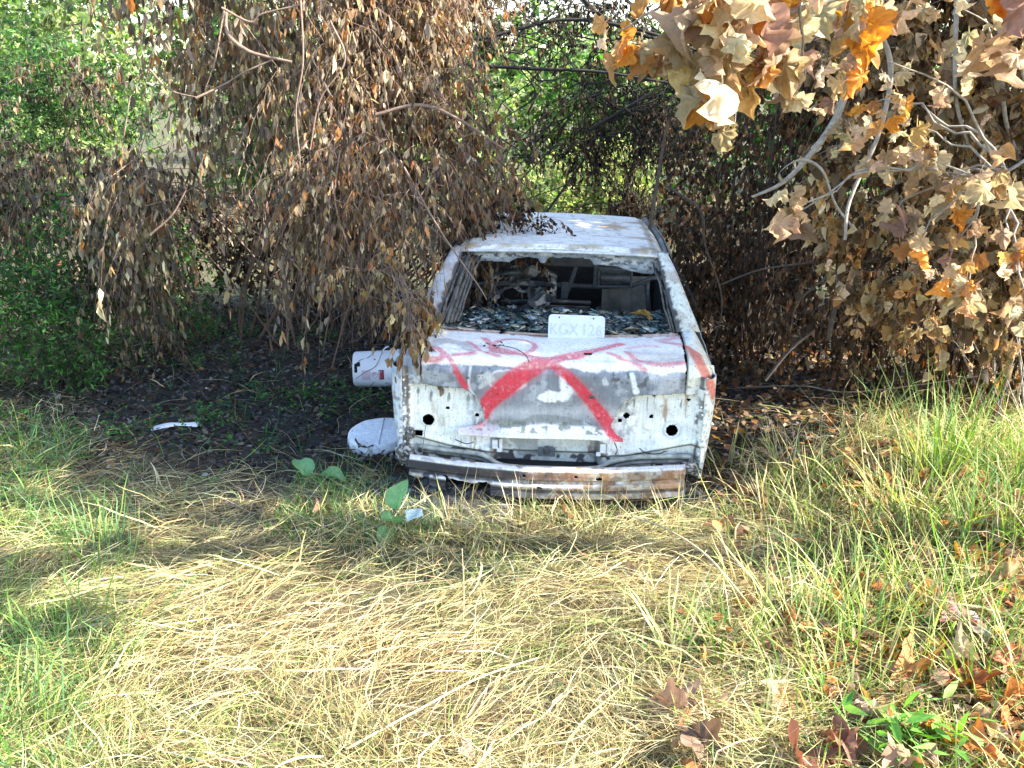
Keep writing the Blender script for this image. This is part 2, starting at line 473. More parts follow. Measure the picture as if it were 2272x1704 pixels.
def plant(name, label, cat, base, blobs, ntwig, leaves_per, tmpl, leaf_len, leaf_w, pal, leaf_mat, bark_mat,
          hang=.8, twig_len=(.15, .4), thr=.47, nscale=1.6, seed=1, nlimb=14, limb_r=.022, group=None, droop=.5, extra=None, stems=1, jit=.03, twig_r=.0022, shell=.45, trunk_r=None, tangle=0):
    bx, by = base
    bz = float(gh(np.array([bx]), np.array([by]))[0])
    root = empty(name, (bx, by, bz))
    inv = np.array([bx, by, bz])
    tag(root, label, cat, group)
    C = blob_points(blobs, ntwig, thr, nscale, seed, shell)
    N = len(C)
    cen = np.mean([b[0] for b in blobs], axis=0)
    d = unit(unit(C - cen) * .6 + rng.normal(0, .6, (N, 3)) + np.array([0, 0, -.25 * hang]))
    L = rng.uniform(*twig_len, N)
    t = np.linspace(0, 1, 4)[None, :, None]
    TW = C[:, None] + d[:, None] * L[:, None, None] * t + np.array([0, 0, -1.0]) * droop * L[:, None, None] * t ** 2
    # leaves
    K = leaves_per
    tt = rng.uniform(.1, 1.0, (N, K))
    pos = C[:, None] + d[:, None] * (L[:, None] * tt)[:, :, None] + np.array([0, 0, -1.0]) * (droop * L[:, None] * tt ** 2)[:, :, None]
    ld = unit(np.array([0, 0, -1.0]) * hang + rng.normal(0, 1, (N, K, 3)) * (1.02 - hang) + d[:, None] * .25 * (1 - hang))
    pos = pos.reshape(-1, 3); ld = ld.reshape(-1, 3)
    n = len(pos)
    R = frames(ld, rng.uniform(0, 6.28, n))
    ll = rng.uniform(*leaf_len, n); lw = ll * rng.uniform(*leaf_w, n)
    tw_tone = np.repeat(np.clip(rng.normal(1, .32, N), .35, 1.7), K)[:, None]
    col = pick(pal, n) * tw_tone
    if not isinstance(tmpl, list): tmpl = [tmpl]
    which = rng.integers(0, len(tmpl), n)
    parts = []
    for i, T in enumerate(tmpl):
        s = which == i
        if s.any(): parts.append(inst(T, pos[s], R[s], lw[s], ll[s], col[s], jit))
    V, F, Cc = join(parts)
    mesh_np("foliage", V - inv, F, leaf_mat, root, Cc)
    # limbs: from the foot to places inside the crown, then twigs
    segs = [tubes(TW, np.full(N, twig_r), np.full(N, twig_r * .45), 3)]
    idx = rng.choice(N, min(nlimb, N), replace=False)
    foot = np.array([bx, by, bz - .05])
    feet = foot + np.c_[rng.normal(0, .06 * stems, (len(idx), 2)), np.zeros(len(idx))]
    if trunk_r:
        top = np.array([bx, by, bz]) + (cen - np.array([bx, by, bz])) * .45
        tk = wavy(foot[None], top[None], 8, .06)
        segs.append(tubes(tk, [trunk_r], [trunk_r * .6], 8)); feet = tk[0][rng.integers(4, 8, len(idx))]
    segs.append(tubes(wavy(feet, C[idx], 9, .10, .12), np.full(len(idx), limb_r) * rng.uniform(.5, 1.1, len(idx)), np.full(len(idx), limb_r * .22), 5))
    # secondary branches between neighbouring clumps
    m = min(N // 2, nlimb * 5)
    a = rng.integers(0, N, m); b = rng.integers(0, N, (m, 24))
    dist = np.linalg.norm(C[b] - C[a][:, None], axis=2); dist[dist < .15] = 9
    bb = b[np.arange(m), dist.argmin(1)]
    segs.append(tubes(wavy(C[a], C[bb], 7, .14, .05), np.full(m, limb_r * .28), np.full(m, limb_r * .1), 4))
    if tangle:
        ta = rng.integers(0, N, tangle); tb = rng.integers(0, N, (tangle, 12)); td = np.linalg.norm(C[tb] - C[ta][:, None], axis=2); pickb = np.abs(td - .9).argmin(1)
        segs.append(tubes(wavy(C[ta], C[tb[np.arange(tangle), pickb]], 12, .16, .06), limb_r * rng.uniform(.25, .8, tangle), limb_r * rng.uniform(.1, .3, tangle), 4))
    if extra:
        for pts, ra, rb in extra:
            P = smooth_line(pts, 24)[None]
            segs.append(tubes(P, [ra], [rb], 7))
    V, F = joinq(segs)
    mesh_np("branches", V - inv, F, bark_mat, root, smooth=True)
    return root

T_NARROW = [tmpl_narrow(.5, .35), tmpl_narrow(.9, .1), tmpl_narrow(.3, -.3)]
T_SMALL = [tmpl_small()]
T_OVAL = [tmpl_oval()]
T_BROAD = [tmpl_broad(s, w) for s, w in ((1, .5), (2, .9), (3, 1.2), (4, .3), (5, 1.4), (6, .8))]

TAN = [(.36, .255, .135), (.44, .33, .18), (.21, .145, .075), (.27, .185, .10), (.62, .50, .31), (.13, .095, .06), (.27, .22, .16), (.34, .155, .055), (.20, .16, .12)]
GREYTAN = [(.20, .165, .13), (.28, .23, .165), (.14, .11, .085), (.38, .30, .18), (.09, .075, .06)]
DARKB = [(.065, .046, .03), (.10, .064, .036), (.04, .03, .023), (.15, .095, .052), (.085, .048, .026)]
RUSTY = [(.22, .10, .045), (.28, .14, .06), (.15, .08, .045), (.30, .19, .10)]
GREEN = [(.05, .14, .03), (.08, .19, .04), (.04, .10, .03), (.12, .23, .06)]
LIME = [(.22, .33, .09), (.28, .37, .12), (.15, .25, .07), (.36, .40, .18), (.20, .27, .12)]
SYC = [(.50, .35, .18), (.42, .29, .18), (.58, .46, .29), (.46, .23, .09), (.48, .37, .26), (.30, .21, .15), (.64, .28, .05), (.64, .30, .06), (.60, .49, .31), (.54, .33, .13)]
SYCP = [(.50, .40, .25), (.56, .46, .30), (.42, .30, .17), (.36, .26, .16)]

def B(u, v, Y, r, w=1.0):
    if not isinstance(r, tuple): r = (r, r, r)
    return (at(u, v, Y), r, w)
# ------------------------------------------------------------------ the burnt car
car = empty("burnt_car", tuple(CARO))
car.rotation_euler = (Matrix.Rotation(-YAW, 3, 'Z') @ Matrix.Rotation(ROLL, 3, 'Y')).to_euler()
tag(car, "burnt-out white saloon car with red spray-painted scrawls across its boot lid", "car")

WHITE = np.array([.80, .82, .84]); GREYM = np.array([.27, .30, .34]); CREAM = np.array([.66, .66, .55])
BLACKC = np.array([.018, .018, .02]); RUST = np.array([.36, .15, .045]); RED = np.array([.66, .05, .08]); PURP = np.array([.55, .48, .55])

def grid(X, Y, Z):
    n, m = X.shape
    i, j = np.meshgrid(np.arange(n - 1), np.arange(m - 1), indexing='ij')
    b = (i * m + j).ravel()
    return np.stack([X, Y, Z], -1).reshape(-1, 3), np.c_[b, b + m, b + m + 1, b + 1]

def cut(F, keepv):
    return F[keepv[F].all(axis=1)]

def solid(o, t, off=-1):
    m = o.modifiers.new("thickness", 'SOLIDIFY'); m.thickness = t; m.offset = off
    return o

def seg_dist(px, py, pts):
    """distance to a stroke of varying half width: returns (distance - halfwidth)"""
    best = np.full(px.shape, 9.0)
    for (x0, y0, w0), (x1, y1, w1) in zip(pts[:-1], pts[1:]):
        dx, dy = x1 - x0, y1 - y0; l2 = dx * dx + dy * dy + 1e-9
        t = np.clip(((px - x0) * dx + (py - y0) * dy) / l2, 0, 1)
        best = np.minimum(best, np.hypot(px - x0 - t * dx, py - y0 - t * dy) - (w0 + (w1 - w0) * t))
    return best

def curve_pts(pts, k=6):
    return smooth_line([(p[0], p[1], p[2]) for p in pts], k * (len(pts) - 1)).tolist() if len(pts) > 2 else pts

# ---- boot lid
PROF = np.array([(.42, .815), (.25, .81), (.10, .79), (.03, .755), (.0, .70), (.012, .60), (.03, .50), (.03, .42), (.01, .343)])
PS = np.r_[0, np.cumsum(np.linalg.norm(np.diff(PROF, axis=0), axis=1))]
ss_ = np.linspace(0, PS[-1], 166); xx_ = np.linspace(-.677, .677, 272)
py_ = np.interp(ss_, PS, PROF[:, 0]); pz_ = np.interp(ss_, PS, PROF[:, 1])
ker = np.hanning(11); ker /= ker.sum()
py_ = np.convolve(np.pad(py_, 5, 'edge'), ker, 'valid'); pz_ = np.convolve(np.pad(pz_, 5, 'edge'), ker, 'valid')
Xg, Sg = np.meshgrid(xx_, ss_, indexing='ij')
Yg = np.broadcast_to(py_, Xg.shape).copy(); Zg = np.broadcast_to(pz_, Xg.shape).copy()
xs, sv = Xg.ravel(), Sg.ravel()
P2 = np.c_[xs, sv]
top = 1 - sstep(.30, .42, sv)
nl = noise(P2, 3.2, 4, 2) - .5; nf = noise(P2, 14, 8, 3) - .5; nff = noise(P2, 60, 5, 2) - .5
dz = top * (-.028 * (1 - (xs / .68) ** 2) * (1 - sv / .5) + nl * .014)
dyy = (1 - top) * (nl * .016 + .008 * np.sin(xs * 9) * sstep(.45, .6, sv))
# dented crease along the deck, ridge round the middle pressing
cre = sv - (.33 + .035 * np.sin(xs * 4.2 + .6)); dz += -.009 * np.exp(-(cre / .022) ** 2)
crease = sv - (.432 - .01 * np.abs(xs)); dyy += .007 * sstep(-.008, .008, crease) * (1 - sstep(.5, .75, sv))
Yg = Yg + (dyy + .03 * sstep(.55, .68, np.abs(xs)) * .6).reshape(Xg.shape)
Zg = Zg + dz.reshape(Xg.shape)
V, F = grid(Xg, Yg, Zg)
# outline of the lid: cut round the two lamps
hw = np.interp(sv, [0, .553, .562, .60, .64, .70, .735, .76, .783, .83], [.677, .677, .46, .40, .372, .352, .345, .39, .49, .49])
hwr = np.interp(sv, [0, .545, .562, .60, .64, .70, .742, .775, .80, .83], [.672, .672, .43, .375, .345, .325, .309, .335, .37, .375])
inside = np.where(xs < 0, -xs <= hw + nff * .006, xs <= hwr + nff * .006)
keyhole = np.hypot((xs - .173) / 1.9, sv - .322) > .011
inside &= keyhole
for hx, hs, hr in ((-.388, .735, .009), (.2, .585, .008)): inside &= np.hypot(xs - hx, sv - hs) > hr
F = cut(F, inside)
col = np.tile(np.array([.87, .86, .81]), (len(xs), 1))
wx = xs + nf * .05; ws = sv + (noise(P2, 11, 21, 3) - .5) * .05
# top: bluish white with brownish-grey crease shading painted into the colour
col = mixc(col, (.55, .54, .52), np.exp(-((ws - (.315 + .05 * np.sin(wx * 4.2 + .6))) / .03) ** 2) * .75 * sstep(.35, .6, noise(P2, 5, 31, 3)))
arc = seg_dist(wx, ws, [(-.66, .33, .004), (-.62, .25, .018), (-.55, .21, .02), (-.47, .25, .018), (-.42, .33, .01)])
col = mixc(col, (.40, .38, .35), (1 - sstep(0, .03, arc)) * .7)
col = mixc(col, (.50, .47, .42), (1 - sstep(.0, .06, seg_dist(wx, ws, [(.42, .33, .03), (.6, .33, .04)]))) * .6)
col = mixc(col, (.62, .40, .32), (1 - sstep(.01, .035, ws)) * .8)
col = mixc(col, (.10, .10, .10), sstep(.63, .68, noise(P2, 30, 77, 3)) * (1 - sstep(.02, .06, sv)) * .8)
# face: bare grey metal below the crease
edge = .435 + .03 * sstep(-.3, -.05, xs) * (1 - sstep(.2, .5, xs)) * 0 - .002
face = sstep(edge - .006, edge + .012, ws + (noise(P2, 40, 3, 2) - .5) * .015)
g = np.tile(np.array([.22, .245, .29]), (len(xs), 1)) * (1 + (noise(P2, 7, 51, 4) - .5)[:, None] * .8)
g = mixc(g, (.52, .55, .60), sstep(.5, .72, noise(P2, 22, 52, 4)) * .55)
g = mixc(g, (.46, .48, .50), np.exp(-((ws - .675) / .045) ** 2) * .75)                  # paler band
g = mixc(g, (.56, .58, .62), sstep(.38, .5, wx) * (1 - sstep(.5, .56, ws)) * .6 * sstep(.3, .6, noise(P2, 18, 9, 3)))
g = mixc(g, (.55, .57, .60), (1 - sstep(-.56, -.46, wx)) * .5 * sstep(.4, .6, noise(P2, 18, 12, 3)))
col = mixc(col, (.26, .29, .34), face * 0) * (1 - face[:, None]) + g * face[:, None]
bottom = sstep(.752, .772, ws - .030 * np.exp(-((xs + .03) / .13) ** 2) * -1 - .03 * np.exp(-((xs + .30) / .05) ** 2))
col = mixc(col, (.80, .82, .83), bottom)
hump = (1 - sstep(.0, .012, np.abs(ws - (.735 - .035 * np.cos(np.clip((xs + .03) / .16, -1, 1) * 1.57)) ) - .012)) * (np.abs(xs + .03) < .19)
col = mixc(col, (.22, .245, .25), hump * .8)
hump2 = (1 - sstep(.0, .012, np.abs(ws - .735 - .03 * np.abs(xs + .28)) - .008)) * (np.abs(xs + .26) < .09)
col = mixc(col, (.24, .25, .20), hump2 * .7)
def blot(x, s, rx, rs, c, k=1.0, soft=.25):
    global col
    d = np.hypot((xs + nff * .02 + nf * .02 - x) / rx, (sv + nf * .02 + nff * .02 - s) / rs)
    col = mixc(col, c, (1 - sstep(1 - soft, 1 + soft, d)) * k)
W2 = (.82, .84, .86)
blot(-.015, .588, .066, .034, W2, 1, .12)
jd = seg_dist(xs + nf * .02, sv, [(.048, .475, .010), (.055, .53, .014), (.075, .55, .022), (.055, .585, .026)])
col = mixc(col, W2, (1 - sstep(0, .012, jd)) * .95)
for cx, cs, rx, rs in ((-.233, .508, .095, .055),):
    d = np.hypot((xs - cx) / rx, (sv - cs) / rs) + nff * .12
    col = mixc(col, (.70, .72, .70), (1 - sstep(.05, .12, np.abs(d - 1))) * .8)
    col = mixc(col, (.42, .42, .42), (1 - sstep(.8, 1.0, d)) * .5)
col = mixc(col, (.66, .68, .66), (1 - sstep(0, .012, seg_dist(xs, sv, [(-.37, .49, .008), (-.33, .48, .012), (-.31, .50, .008), (-.35, .53, .008), (-.37, .55, .004)]))) * .7)
col = mixc(col, W2, (1 - sstep(0, .01, seg_dist(xs, sv, [(.40, .455, .008), (.41, .49, .007), (.425, .54, .012)]))) * .9)
blot(.27, .50, .014, .022, (.6, .62, .66), .8)
# lamp cut-out rim on the left: raised pale line
rim = seg_dist(xs, sv, curve_pts([(-.42, .44, .003), (-.428, .54, .003), (-.40, .60, .004), (-.355, .67, .004), (-.338, .72, .004), (-.355, .755, .004), (-.39, .765, .004), (-.45, .745, .003)]))
col = mixc(col, (.66, .70, .76), (1 - sstep(0, .006, rim)) * .85)
col = mixc(col, (.62, .55, .62), (1 - sstep(.0, .05, seg_dist(xs, sv, [(-.47, .775, .02), (-.38, .785, .02), (-.30, .80, .01)]))) * .8)
blk = sstep(.60, .66, noise(P2, 42, 61, 3)) * sstep(.70, .745, sv) * (1 - sstep(.79, .80, sv))
col = mixc(col, (.12, .13, .10), blk * .7)
col = mixc(col, (.08, .085, .09), sstep(.66, .70, noise(P2, 34, 62, 3)) * sstep(.43, .45, sv) * (1 - sstep(.50, .55, sv)) * (np.abs(xs) > .3) * .8)
col = mixc(col, (.30, .30, .32), (1 - sstep(.0, .012, .677 - np.abs(xs))) * .6)
# sprayed red
STROKES = [
 ([(0.344, 0.176, 0.017), (0.168, 0.309, 0.021), (0.003, 0.38, 0.029), (-0.118, 0.441, 0.042), (-0.233, 0.535, 0.046), (-0.325, 0.633, 0.037), (-0.35, 0.699, 0.025)], .95, .016),
 ([(-0.388, 0.723, 0.034), (-0.386, 0.726, 0.034)], .85, .03),
 ([(-0.037, 0.404, 0.014), (0.064, 0.46, 0.019), (0.133, 0.529, 0.021), (0.221, 0.637, 0.026), (0.283, 0.717, 0.030), (0.328, 0.784, 0.029), (0.363, 0.82, 0.025)], .95, .014),
 ([(-0.376, 0.141, 0.012), (-0.296, 0.277, 0.015), (-0.165, 0.339, 0.015), (-0.037, 0.404, 0.017)], .85, .014),
 ([(-0.457, 0.202, 0.007), (-0.36, 0.325, 0.007), (-0.281, 0.37, 0.009)], .8, .010),
 ([(-0.679, 0.342, 0.007), (-0.622, 0.326, 0.012), (-0.567, 0.361, 0.014), (-0.579, 0.404, 0.012), (-0.671, 0.416, 0.009)], .8, .012),
 ([(-0.567, 0.361, 0.009), (-0.51, 0.431, 0.009), (-0.475, 0.5, 0.012), (-0.446, 0.549, 0.012)], .8, .010),
 ([(-0.515, 0.377, 0.007), (-0.408, 0.352, 0.011)], .8, .012),
 ([(0.277, 0.31, 0.008), (0.359, 0.36, 0.007), (0.466, 0.423, 0.006)], .75, .010),
 ([(0.369, 0.29, 0.008), (0.426, 0.356, 0.009), (0.523, 0.388, 0.01), (0.68, 0.374, 0.011)], .7, .012),
 ([(0.38, 0.235, 0.007), (0.466, 0.193, 0.011), (0.534, 0.198, 0.007)], .45, .02),
 ([(0.558, 0.098, 0.014), (0.675, 0.036, 0.028)], .6, .03),
 ([(0.57, 0.12, 0.010), (0.675, 0.20, 0.014)], .7, .015),
 ([(-0.099, 0.236, 0.011), (-0.112, 0.292, 0.011), (-0.151, 0.33, 0.011), (-0.207, 0.341, 0.011), (-0.264, 0.336, 0.011), (-0.308, 0.311, 0.012), (-0.328, 0.258, 0.014), (-0.317, 0.2, 0.013), (-0.278, 0.149, 0.010), (-0.221, 0.121, 0.009), (-0.162, 0.134, 0.008), (-0.117, 0.181, 0.008), (-0.099, 0.236, 0.009)], .8, .012),
]
ax_l = np.abs(xs); red = np.zeros(len(xs)); spat = sstep(.60, .72, noise(P2, 95, 93, 2)) + sstep(.55, .7, noise(P2 * [2.5, .6], 60, 94, 2)) * sstep(.55, .7, sv)
for pts, op, soft in STROKES:
    d = seg_dist(xs, sv, curve_pts(pts)) + nff * .006
    red = np.maximum(red, op * (1 - sstep(-soft * .3, soft * 1.2, d)))
    red = np.maximum(red, .16 * op * (1 - sstep(0, soft * 3.5, d)))
red *= np.clip(1 - .12 * sstep(.55, .75, noise(P2, 70, 91, 2)) - .25 * (1 - sstep(.44, .47, sv)) - .28 * spat, .15, 1)
red = np.clip(red * 1.15, 0, 1)
col = mixc(col, RED, red)
col = mixc(col, (.07, .065, .06), (1 - sstep(.0, .008, hw - ax_l)) * (xs < 0) * sstep(.45, .6, noise(P2, 30, 95, 3)) * .8 + (1 - sstep(.0, .008, hwr - ax_l)) * (xs > 0) * sstep(.45, .6, noise(P2, 30, 96, 3)) * .8)
lid = mesh_np("boot_lid", V, F, M_PAINT, car, col, smooth=True)
lid["label"] = "boot lid of bare grey metal and whitened paint, sprayed with a red cross and loops"
solid(lid, .006)
b = MB()
b.tube([(.173 + .021 * math.cos(a), .135, .779 + .0) for a in (0, 1)], .001, 4)
# lock escutcheon in the deck
b = MB(); b.tube([(.173 + .024 * math.cos(a), .092 + .012 * math.sin(a), .776 + .004 * math.sin(a)) for a in np.linspace(0, 6.283, 17)], .0022, 5, cap=False)
b.build("lock_ring", M_STEEL, lid, True)

# ---- tail panel with the lamp wells
zx = np.linspace(.165, .705, 110); xx = np.linspace(-.79, .79, 316)
Xg, Zg = np.meshgrid(xx, zx, indexing='ij'); xs, zs = Xg.ravel(), Zg.ravel(); P2 = np.c_[xs, zs]
nf = noise(P2, 9, 41, 3) - .5; nff = noise(P2, 50, 42, 2) - .5
ax = np.abs(xs)
yy = .060 + nf * .010
well = sstep(.40, .47, ax) * (1 - sstep(.70, .76, ax)) * sstep(.345, .375, zs)
yy += .012 * well
yy -= .042 * sstep(.72, .775, ax)                                     # flange standing back at the corner
for hx, hz in ((-.645, .407), (.624, .403)):
    d = np.hypot(xs - hx, zs - hz); yy -= .010 * (1 - sstep(.028, .050, d))
for hx, hz, r in ((-.62, .53, .03), (-.56, .44, .03), (.56, .53, .035), (.50, .42, .03), (-.70, .46, .03)):
    yy -= .006 * (1 - sstep(r * .4, r, np.hypot(xs - hx, zs - hz)))
# swage line falling from both corners to the middle
ly = np.interp(xs, [-.76, -.708, -.536, -.278, .233, .402, .733], [.345, .32, .277, .243, .248, .262, .338])
yy -= .016 * np.exp(-((zs - ly - .010) / .010) ** 2); yy += .020 * (1 - sstep(-.014, 0, zs - ly))
rec = (1 - sstep(.262, .285, np.abs(xs + .02))) * (1 - sstep(.318, .34, zs))
yy += .055 * rec
keep = np.ones(len(xs), bool)
for hx, hz, rx in [(-.645, .407, .027), (.624, .403, .027), (-.55, .595, .008), (-.545, .475, .007), (.521, .593, .008), (.516, .471, .008), (.386, .475, .013), (.354, .447, .008), (-.388, .446, .007), (.70, .57, .006)]:
    keep &= np.hypot(xs - hx, zs - hz) > rx
keep &= ~((np.abs(xs + .699) < .022) & (np.abs(zs - .336) < .010))
V, F = grid(Xg, yy.reshape(Xg.shape), Zg); F = cut(F, keep)
col = np.tile(np.array([.82, .83, .79]), (len(xs), 1))
col = mixc(col, (.62, .66, .70), sstep(.42, .74, noise(P2, 10, 43, 4)) * .5)
col = mixc(col, (.76, .77, .66), sstep(.5, .7, noise(P2, 5, 44, 3)) * .5)
col = mixc(col, (.12, .11, .10), sstep(.64, .68, noise(np.c_[xs * 2.2, zs * .5], 26, 45, 3)) * sstep(.46, .56, zs) * .85)
col = mixc(col, (.06, .06, .06), (1 - sstep(.0, .010, np.abs(zs - ly + .006) - .004)) * .9)
col = mixc(col, (.33, .33, .32), rec * (.35 + .5 * (noise(P2, 8, 47, 3) > .52)))
col = mixc(col, (.16, .14, .14), (1 - sstep(.016, .03, np.abs(np.abs(xs + .02) - .275))) * (zs < .32) * .7)
col = mixc(col, (.09, .08, .08), sstep(.55, .62, noise(P2, 24, 48, 3)) * (1 - sstep(.24, .30, zs)))
col = mixc(col, (.40, .24, .12), sstep(.60, .70, noise(np.c_[xs * 3, zs * .5], 16, 46, 3)) * sstep(.52, .75, noise(P2, 5, 56, 2)) * .8)
col = mixc(col, (.10, .10, .10), sstep(.52, .60, noise(P2, 30, 49, 3)) * sstep(.735, .76, ax) * .8)
col = mixc(col, (.30, .32, .35), sstep(.46, .6, noise(P2, 50, 58, 4)) * sstep(.345, .37, zs) * (1 - sstep(.41, .46, ax)) * .6)
col = mixc(col, (.20, .18, .15), sstep(.54, .62, noise(P2, 48, 50, 3)) * sstep(.65, .68, zs) * .8)
col = mixc(col, (.42, .18, .07), sstep(.58, .68, noise(P2, 12, 57, 3)) * (1 - sstep(.24, .3, zs)) * sstep(.3, .6, xs) * .7)
col = mixc(col, (.52, .58, .66), (1 - sstep(.004, .010, np.abs(np.hypot(xs - .624, zs - .403) - .045))) * .7)
col = mixc(col, (.05, .045, .04), (1 - sstep(.003, .010, np.abs(zs - .652 + nf * .03))) * sstep(.42, .46, ax) * .85)  # dark gap under the lid, painted on as a black line
edge_ = np.abs(ax - .752 - nf * .03); col = mixc(col, (.07, .065, .06), (1 - sstep(.004, .013, edge_)) * sstep(.38, .52, noise(P2, 18, 68, 3)) * .9)
col = mixc(col, (.86, .87, .88), (np.hypot((ax - .74) , ((zs * 24) % 1 - .5) / 24) < .0075) * .9)
tail = solid(mesh_np("tail_panel", V, F, M_PAINT, car, col, smooth=True), .004, 1)
tail["label"] = "white scorched tail panel with two round lamp holes"
# lower lip, spot-welded brackets, hanging wire
b = MB(); b.tube(smooth_line([(-.70, .052, .262), (-.55, .045, .248), (-.381, .035, .239), (-.329, .03, .223), (-.234, .03, .180), (.023, .03, .176), (.236, .03, .188), (.319, .035, .226), (.45, .04, .255), (.60, .045, .264), (.74, .05, .268)], 80), .0135, 8)
b.build("lower_lip", plain("grey_green_lip", (.50, .52, .46), .6, 0, .5, 18, .2, (.20, .20, .18)), car, True)
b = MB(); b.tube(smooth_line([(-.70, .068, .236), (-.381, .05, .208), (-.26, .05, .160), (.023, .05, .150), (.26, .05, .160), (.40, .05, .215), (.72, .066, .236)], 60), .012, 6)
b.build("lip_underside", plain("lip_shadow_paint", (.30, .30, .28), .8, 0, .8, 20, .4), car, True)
for bx_ in (-.292, .272):
    b = MB(); b.box((bx_, .040, .295), (.030, .016, .050)); b.box((bx_ + (.022 if bx_ < 0 else -.022), .042, .262), (.024, .014, .022)); b.box((bx_ + .03, .05, .285), (.018, .01, .07))
    b.build("lid_bracket", plain("bracket_paint", (.82, .84, .86), .6, 0, .25, 30, .2), car, bevel=.004)
b = MB(); b.tube(smooth_line([(-.655, .03, .387), (-.66, .02, .34), (-.668, .01, .27), (-.672, 0, .235), (-.70, -.01, .215), (-.71, -.01, .20)], 24), .0022, 5); b.tube(smooth_line([(-.69, -.005, .22), (-.665, -.02, .238), (-.63, -.02, .235), (-.60, -.01, .20)], 20), .0022, 5)
b.build("loose_wire", plain("wire_grey", (.22, .21, .2), .6, 0, .3, 40), car, True)

M_WELD = plain('weld_white', (.8, .82, .85), .5)
# ---- quarter panels (rear wings)
def quarter(sd):
    # deck side strip: same profile as the lid, rolling down outwards and round the rear corner
    s = np.linspace(0, .560, 84); t = np.linspace(0, 1, 30)
    py = np.interp(s, PS, PROF[:, 0]); pz = np.interp(s, PS, PROF[:, 1])
    S_, T_ = np.meshgrid(s, t, indexing='ij')
    fr = sstep(.30, .44, S_)                                        # 0 on the deck, 1 on the rear face
    Xq = .681 + T_ * .146 - .012 * T_ * fr
    Yq = np.interp(S_, PS, PROF[:, 0]) + .016 + (T_ ** 2.2) * .10 * fr
    Zq = np.interp(S_, PS, PROF[:, 1]) + .006 - (T_ ** 2.4) * .11 * (1 - fr) + .045 * (1 - sstep(0, .25, S_)) * np.exp(-((T_ - .35) / .35) ** 2)
    V1, F1 = grid(Xq * sd, Yq, Zq)
    # flank
    ys = np.r_[np.linspace(.10, 1.30, 100)]
    zt = np.interp(ys, [.08, .20, .42, .80, 1.3], [.70, .695, .725, .765, .775])
    w = np.linspace(0, 1, 44)
    Yf, Wf = np.meshgrid(ys, w, indexing='ij')
    Zf = zt[:, None] * (1 - Wf) + .17 * Wf
    out = np.interp(Zf, [.15, .25, .42, .56, .70, .78], [.770, .800, .828, .838, .829, .815])
    arch = np.hypot(Yf - .86, Zf - .26)
    out = out + .012 * np.exp(-((arch - .33) / .035) ** 2)
    V2, F2 = grid(out * sd, Yf, Zf)
    keep = (np.hypot(V2[:, 1] - .86, V2[:, 2] - .26) > .31)
    F2 = cut(F2, keep)
    # rear corner post, round from the tail to the flank
    zs_ = np.linspace(.165, .70, 60); a = np.linspace(0, 1, 16)
    Zc, Ac = np.meshgrid(zs_, a, indexing='ij')
    oc = np.interp(Zc, [.15, .25, .42, .56, .70], [.790, .808, .828, .836, .829])
    xin = .772
    Xc = xin + (oc - xin) * np.sin(Ac * math.pi / 2)
    Yc = .012 + .10 * (1 - np.cos(Ac * math.pi / 2))
    V3, F3 = grid(Xc * sd, Yc, Zc)
    V = np.vstack([V1, V2, V3]); F = np.vstack([F1, F2 + len(V1), F3 + len(V1) + len(V2)])
    P = V.copy()
    V = V + (noise(P, 3.5, 14 if sd > 0 else 15, 3) - .5)[:, None] * np.array([.022 * sd, 0, .006])
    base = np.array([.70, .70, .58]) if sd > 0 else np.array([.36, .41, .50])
    col = np.tile(base, (len(V), 1))
    n1 = noise(P, 5, 71, 4); n2 = noise(P, 26, 72, 3)
    col = mixc(col, (.80, .82, .84), sstep(.40, .68, n1) * (.55 if sd > 0 else .18))
    col = mixc(col, (.44, .46, .40) if sd > 0 else (.26, .29, .34), sstep(.45, .75, noise(P, 9, 73, 3)) * .35)
    col = mixc(col, (.16, .16, .16), sstep(.66, .74, noise(P, 60, 79, 3)) * sstep(.4, .6, n1) * .6)
    col = mixc(col, (.07, .07, .07), (1 - sstep(.18, .30, P[:, 2])) * sstep(.45, .6, noise(P, 14, 74, 3)) * .9)
    seam = (np.abs(P[:, 0]) < .690) & (P[:, 1] < .45)
    col[seam] *= .45
    nrear = (P[:, 1] < .06) & (P[:, 2] < .66)
    col[nrear] = mixc(col[nrear], (.74, .76, .76), np.full(nrear.sum(), .6))
    col[nrear] = mixc(col[nrear], (.14, .14, .14), sstep(.54, .62, noise(P[nrear], 60, 75, 3)) * .7)
    if sd > 0:
        sr = np.where(P[:, 1] < .2, .42 + (.79 - P[:, 2]) - .09, .42 - P[:, 1])
        for pts in ([(.681, .20, .016), (.73, .265, .018), (.765, .33, .010)], [(.70, .30, .010), (.745, .36, .014), (.79, .44, .016), (.82, .52, .010)]):
            d = seg_dist(P[:, 0], sr, curve_pts(pts))
            col = mixc(col, (.60, .09, .05), .8 * (1 - sstep(-.002, .014, d)))
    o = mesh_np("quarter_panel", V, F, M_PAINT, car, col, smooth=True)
    o["label"] = "right rear wing, creamy white with a red sprayed stripe" if sd > 0 else "left rear wing, blue-grey bare metal"
    solid(o, .004, -1 if sd > 0 else 1)
    # spot welds down the corner flange
    for k in range(9):
        b = MB()
        z = .30 + k * .042
        b.tube([(sd * (.762 + .006 * math.sin(k * 1.7)), .012, z), (sd * (.762 + .006 * math.sin(k * 1.7)), .006, z)], .006, 8)
        b.build("weld_bead", M_WELD, o, True)
for sd in (-1, 1): quarter(sd)

